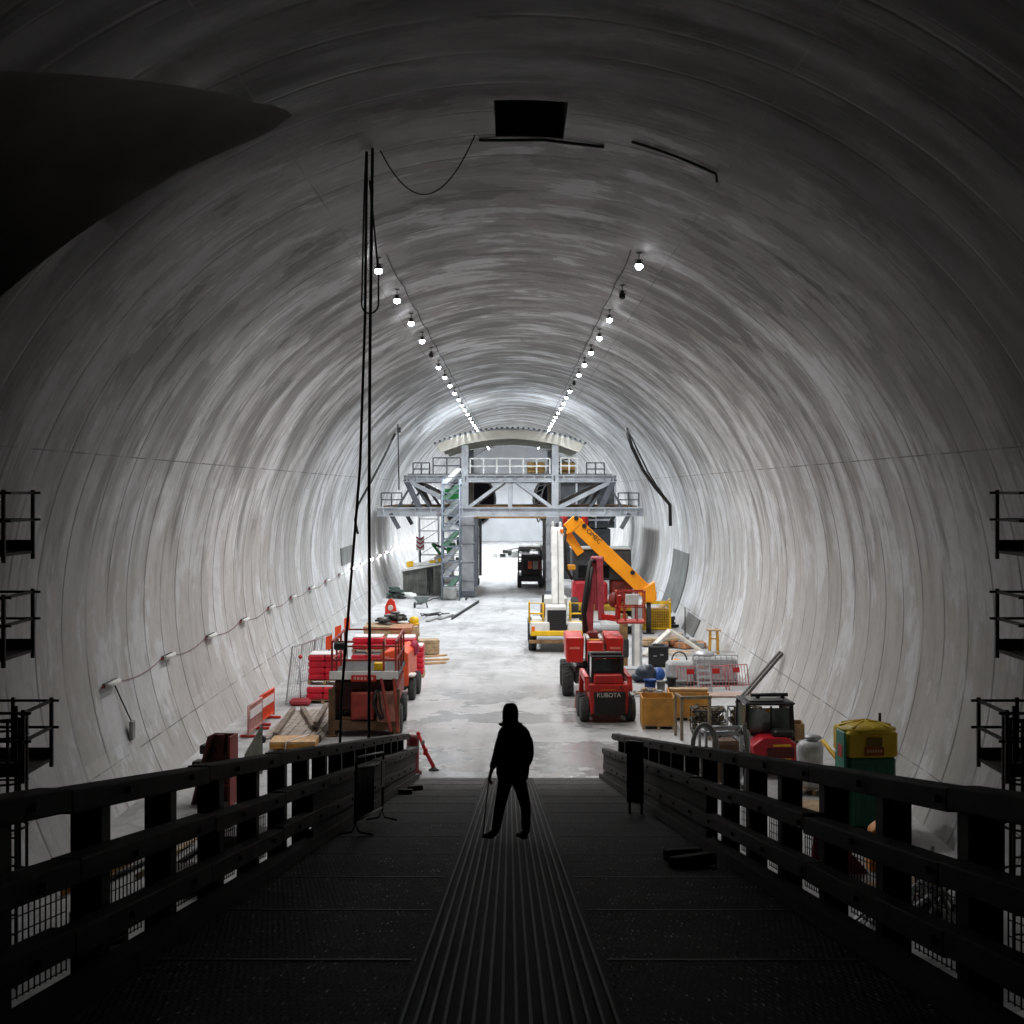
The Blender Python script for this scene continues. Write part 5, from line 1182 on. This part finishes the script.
for k,(dx,dy,rz) in enumerate(((-.85,-.3,.05),(.15,-.1,-.06),(1.05,.25,.3))):
    t = T('crowd_barrier', ['pink steel barrier left of three before the tanks', 'pink steel barrier in the middle of three before the tanks', 'pink steel barrier right of three, turned towards the lining'][k], 'barrier', (g[0]+dx, g[1]+dy, FZ), rz, 'pink barriers before the tanks'); t.rotation_euler.x = -.25; M = mat('pink barrier steel', '#c47a7a', .5, .1, .3, 3)
    m = MB(); m.tube([(-.5,0,0),(-.5,0,.95),(.5,0,.95),(.5,0,0)], .025, 6); m.bar((-.5,0,.15),(.5,0,.15), .035); m.build('frame', M, t); m = MB()
    for i in range(1,8): m.bar((-.5+.125*i,0,.15),(-.5+.125*i,0,.95), .022)
    m.build('upright', M, t); MB().box((.0,-.02,.75),(.3,.02,.2)).build('sign', M_red, t)
t = T('step_ladder', 'short grey aluminium steps leaning among the pink barriers', 'ladder', (g[0]-.35, g[1]-.75, FZ), .1); t.rotation_euler.x = -.4
m = MB()
for x in (-.25,.25): m.bar((x,0,0),(x,0,1.25), .05)
m.build('stile', M_gal, t); m = MB()
for k in range(5): m.bar((-.25,0,.15+.24*k),(.25,0,.15+.24*k), .04, .08)
m.build('tread', M_gal, t)
t = T('timber_mat', 'pinkish dusty board lying in front of the pink barriers', 'board', (g[0]+.6, g[1]-1.6, FZ), -.05); MB().box((0,0,.04),(1.9,1.0,.06)).build('board', mat('dusty pink board', '#b39a8e', .8), t)
# ladder leaning on the lining
t = T('leaning_ladder', 'long dark ladder leaning on the right lining beyond the tanks', 'ladder', (0,0,0)); p = Vector((8.05, 50.5, FZ+.03)); q = Vector((9.55, 51.2, FZ+.0)); zq = -6.05; q = Vector((wallx(zq)-.12, 52.2, zq))
for dy in (0,.45): MB().bar(p+Vector((0,dy,0)), q+Vector((0,dy,0)), .07, .12).build('stile', mat('dark grey ladder', '#5a5654', .6, .2), t)
m = MB()
for k in range(1,12): m.bar(p.lerp(q,k/12), p.lerp(q,k/12)+Vector((0,.45,0)), .04)
m.build('rung', mat('dark grey ladder', '#5a5654'), t)
# post frame, baskets of fittings, pump
g = gp(694, 738); t = T('post_frame', 'pale brown tall goalpost frame standing in front of the baskets of fittings', 'frame', (g[0], g[1]-.4, FZ), .1); m = MB()
for x in (-.44,.44): m.bar((x,0,0),(x,0,1.35), .09)
m.bar((-.5,0,1.33),(.5,0,1.33), .09); m.bar((-.44,.9,1.33),(-.44,0,1.33), .07); m.bar((-.44,.9,0),(-.44,.9,1.33), .08); m.build('frame', mat('pale brown tube', '#8f8069', .6, .1), t)
for i in range(2):
    t = T('fittings_basket', ['basket of rusty clamps behind the pale goalpost frame', 'basket of rusty clamps right of the other one, before the site loader'][i], 'basket', (6.15+1.2*i, 44.6, FZ), -.05, 'baskets of scaffold clamps'); m = MB()
    for z in (.1,.45,.8):
        for y in (-.5,.5): m.bar((-.52,y,z),(.52,y,z), .035)
        for x in (-.52,.52): m.bar((x,-.5,z),(x,.5,z), .035)
    for k in range(6):
        x = -.52+.208*k; m.bar((x,-.5,.05),(x,-.5,.82), .03); m.bar((x,.5,.05),(x,.5,.82), .03)
    m.build('basket', M_dsteel, t); r = random.Random(50+i); m = MB()
    for k in range(90): m.box((r.uniform(-.45,.45), r.uniform(-.43,.43), r.uniform(.1,.85)), (.16,.1,.1), (r.uniform(0,3),r.uniform(0,3),0))
    o = m.build('clamps', mat('brown grey clamps', '#6b5f4c', .7, .2, .5, 8), t); o['kind'] = 'stuff'
t = T('pump_unit', 'grey frame with coiled hoses in front of the site loader cab', 'pump', (5.4, 36.2, FZ), .08); t.scale = (1, 1, 1.55); m = MB()
for x in (-.55,.55):
    for y in (-.4,.4): m.tube([(x,y,0),(x,y,1.0)], .04, 6)
for z in (.1,1.0):
    for y in (-.4,.4): m.tube([(-.55,y,z),(.55,y,z)], .04, 6)
    for x in (-.55,.55): m.tube([(x,-.4,z),(x,.4,z)], .04, 6)
m.build('frame', M_gal, t); MB().box((.05,0,.5),(.6,.6,.7),ch=.06).build('motor', mat('brown motor', '#7a5c48', .6), t)
MB().tube([(-.6+.35*math.cos(a)*(1-.02*a), -.42, .75+.4*math.sin(a)) for a in [i*.35 for i in range(40)]], .04, 6).build('hose_coil', M_grey, t)
MB().tube([(.3,-.4,1.0),(.42,-.5,1.15),(.5,-.45,.7),(.45,-.44,.05)], .05, 7).build('hose', M_grey, t)
# beyond the loader: timber box, wrapped bundle, yellow pole, portable toilet
t = T('timber_box', 'low brown timber box behind the site loader on the right', 'box', (8.35, 43.3, FZ), -.1); plate_box(t, 1.1, .9, .6, M_wood2, 3); MB().box((0,0,.3),(.95,.75,.35),ch=.02).build('contents', M_wood, t)
solo(MB().box((0,0,.3),(.5,.5,.6),ch=.1), 'grey_drum_box', M_dsteel, 'dark box on the floor directly behind the site loader cab', 'box', (7.45, 43.0, FZ))
t = T('wrapped_bundle', 'bundle wrapped in shiny white plastic between the site loader and the portable toilet', 'bundle', (7.56, 35.9, FZ), .1); t.scale = (.76, .76, 1.2); MB().lathe([(.40,.14),(.47,.3),(.44,.7),(.46,1.0),(.36,1.1),(.1,1.13)], (0,0,0), 18).build('wrap', mat('crumpled white plastic', '#d4d6d8', .2, 0, .3, 5, .5), t); MB().ball((.1,-.05,1.18),(.3,.2,.07)).build('top_sheet', M_gal, t); pallet(t, 1.0, .9)
solo(MB().cyl((-.25,.5,.95),(.3,-.5,.15),.06).box((.28,-.45,.08),(.2,.2,.16)), 'yellow_pole', M_yel, 'short yellow pole slanting down beside the white wrapped bundle', 'pole', (8.62, 37.6, FZ))
solo(MB().box((0,0,.03),(2.2,1.3,.05)), 'plywood_sheet', M_wood, 'flat timber sheet on the floor beside the white wrapped bundle', 'sheet', (7.4, 34.2, FZ), rz=.0)
PX, PYY = 8.05, 32.2
t = T('portable_toilet', 'green portable toilet with a yellow roof and upper band near the right railing', 'portable toilet', (PX, PYY, FZ), math.radians(4))
M_tg = mat('dark green plastic', '#1f6b50', .45, 0, .15, 1.5); M_ty = mat('dull yellow plastic', '#e0bf22', .45, 0, .12, 1.5)
wdt = 1.1
MB().box((0,0,.06),(1.15,1.15,.12),ch=.02).build('base', M_black, t)
mm = MB().box((0,0,.92),(wdt,wdt,1.6),ch=.06); 
for x in (-.36,-.12,.12,.36): mm.box((x,-.555,.9),(.09,.03,1.3),ch=.01)
mm.build('walls', M_tg, t)
MB().box((0,0,2.0),(1.16,1.16,.58),ch=.05).build('upper_band', M_ty, t)
MB().lathe([(.70,2.27),(.69,2.33),(.42,2.42),(.1,2.46)], (0,0,0), 8).build('roof', M_ty, t).rotation_euler.z = math.radians(22.5)
m = MB()
for k in range(8): a = PI*k/4; m.bar((.1*math.cos(a),.1*math.sin(a),2.475),(.60*math.cos(a),.60*math.sin(a),2.365), .05, .03)
m.build('roof_rib', M_ty, t)
MB().box((.02,-.6,1.86),(.45,.02,.2),ch=.004).build('sign_plate', mat('red brown sign', '#9a4a1c', .5), t)
MB().box((.02,-.6,2.07),(.36,.02,.2),ch=.004).build('vent_panel', mat('dark ochre panel', '#7c6218', .6), t)
for k in range(6): MB().box((-.13+.06*k,-.612,1.87),(.035,.006,.06)).build('lettering', mat('sign letter', '#d9b48a', .5), t)
MB().tube([(.5,.45,2.2),(.5,.45,2.56)], .035, 8).build('vent_pipe', M_dsteel, t)
dr = MB().box((-.66,-.32,1.2),(.05,.62,2.2),ch=.02).build('door', mat('teal green door', '#2f8f78', .4, 0, .1), t); MB().box((-.69,-.35,1.85),(.012,.3,.28)).build('door_sign', M_red, dr); MB().box((-.70,-.1,1.1),(.03,.05,.2)).build('handle', M_gal, dr)
# below the right railing
solo(MB().prism([(-.35,0),(.3,0),(.25,.5),(-.1,1.0),(-.3,.85)], 'y', -.2, .25), 'yellow_sack', M_oran, 'orange yellow sack propped below the railing beside the portable toilet', 'sack', (7.55, 28.6, FZ), bevel=.06)
for k in range(3): solo(MB().box((0,0,.03+.07*k),(1.7-.3*k,.5,.05)), 'flat_board', [M_wood,M_dsteel,M_wood2][k], ['pale board on the floor under the orange yellow sack', 'dark board on the floor beside the pale one below the railing', 'brown board on the floor nearest the ramp below the railing'][k], 'board', (7.3-.1*k, 27.4-.7*k, FZ+.004), 'boards below the right railing', rz=.3+.2*k)
rods(7.7, 25.6, 16, 2.8, .35, 1.25, M_dsteel, 'scrap_rods', 'tangle of dark rods on the floor below the right railing', 'scrap rods', 61, .5, .03)
rods(6.1, 23.0, 14, 2.6, .3, .9, M_gal, 'scrap_rods', 'tangle of silver rods nearest the viewer below the right railing', 'scrap rods', 62, .7, .028)
solo(MB().prism([(-.6,0),(.7,0),(-.5,1.3)], 'y', -.03, .03), 'red_sheet', mat('dark red sheet', '#8a1c20', .6), 'dark red triangular sheet standing among the rods below the right railing', 'sheet', (6.5, 28.2, FZ), rz=.3)
heap(7.6, 19.0, 1.2, 1.3, .7, 40, (M_white, M_grey, M_dred), 'debris_heap', 'pale rubble heap at the foot of the right access tower', 'rubble heap', 71, lo=.15, hi=.6)
heap(-7.4, 19.0, 1.1, 1.3, .8, 40, (M_wood2, M_grey, M_dsteel), 'debris_heap', 'brown rubble heap at the foot of the left access tower', 'rubble heap', 72, lo=.15, hi=.6)
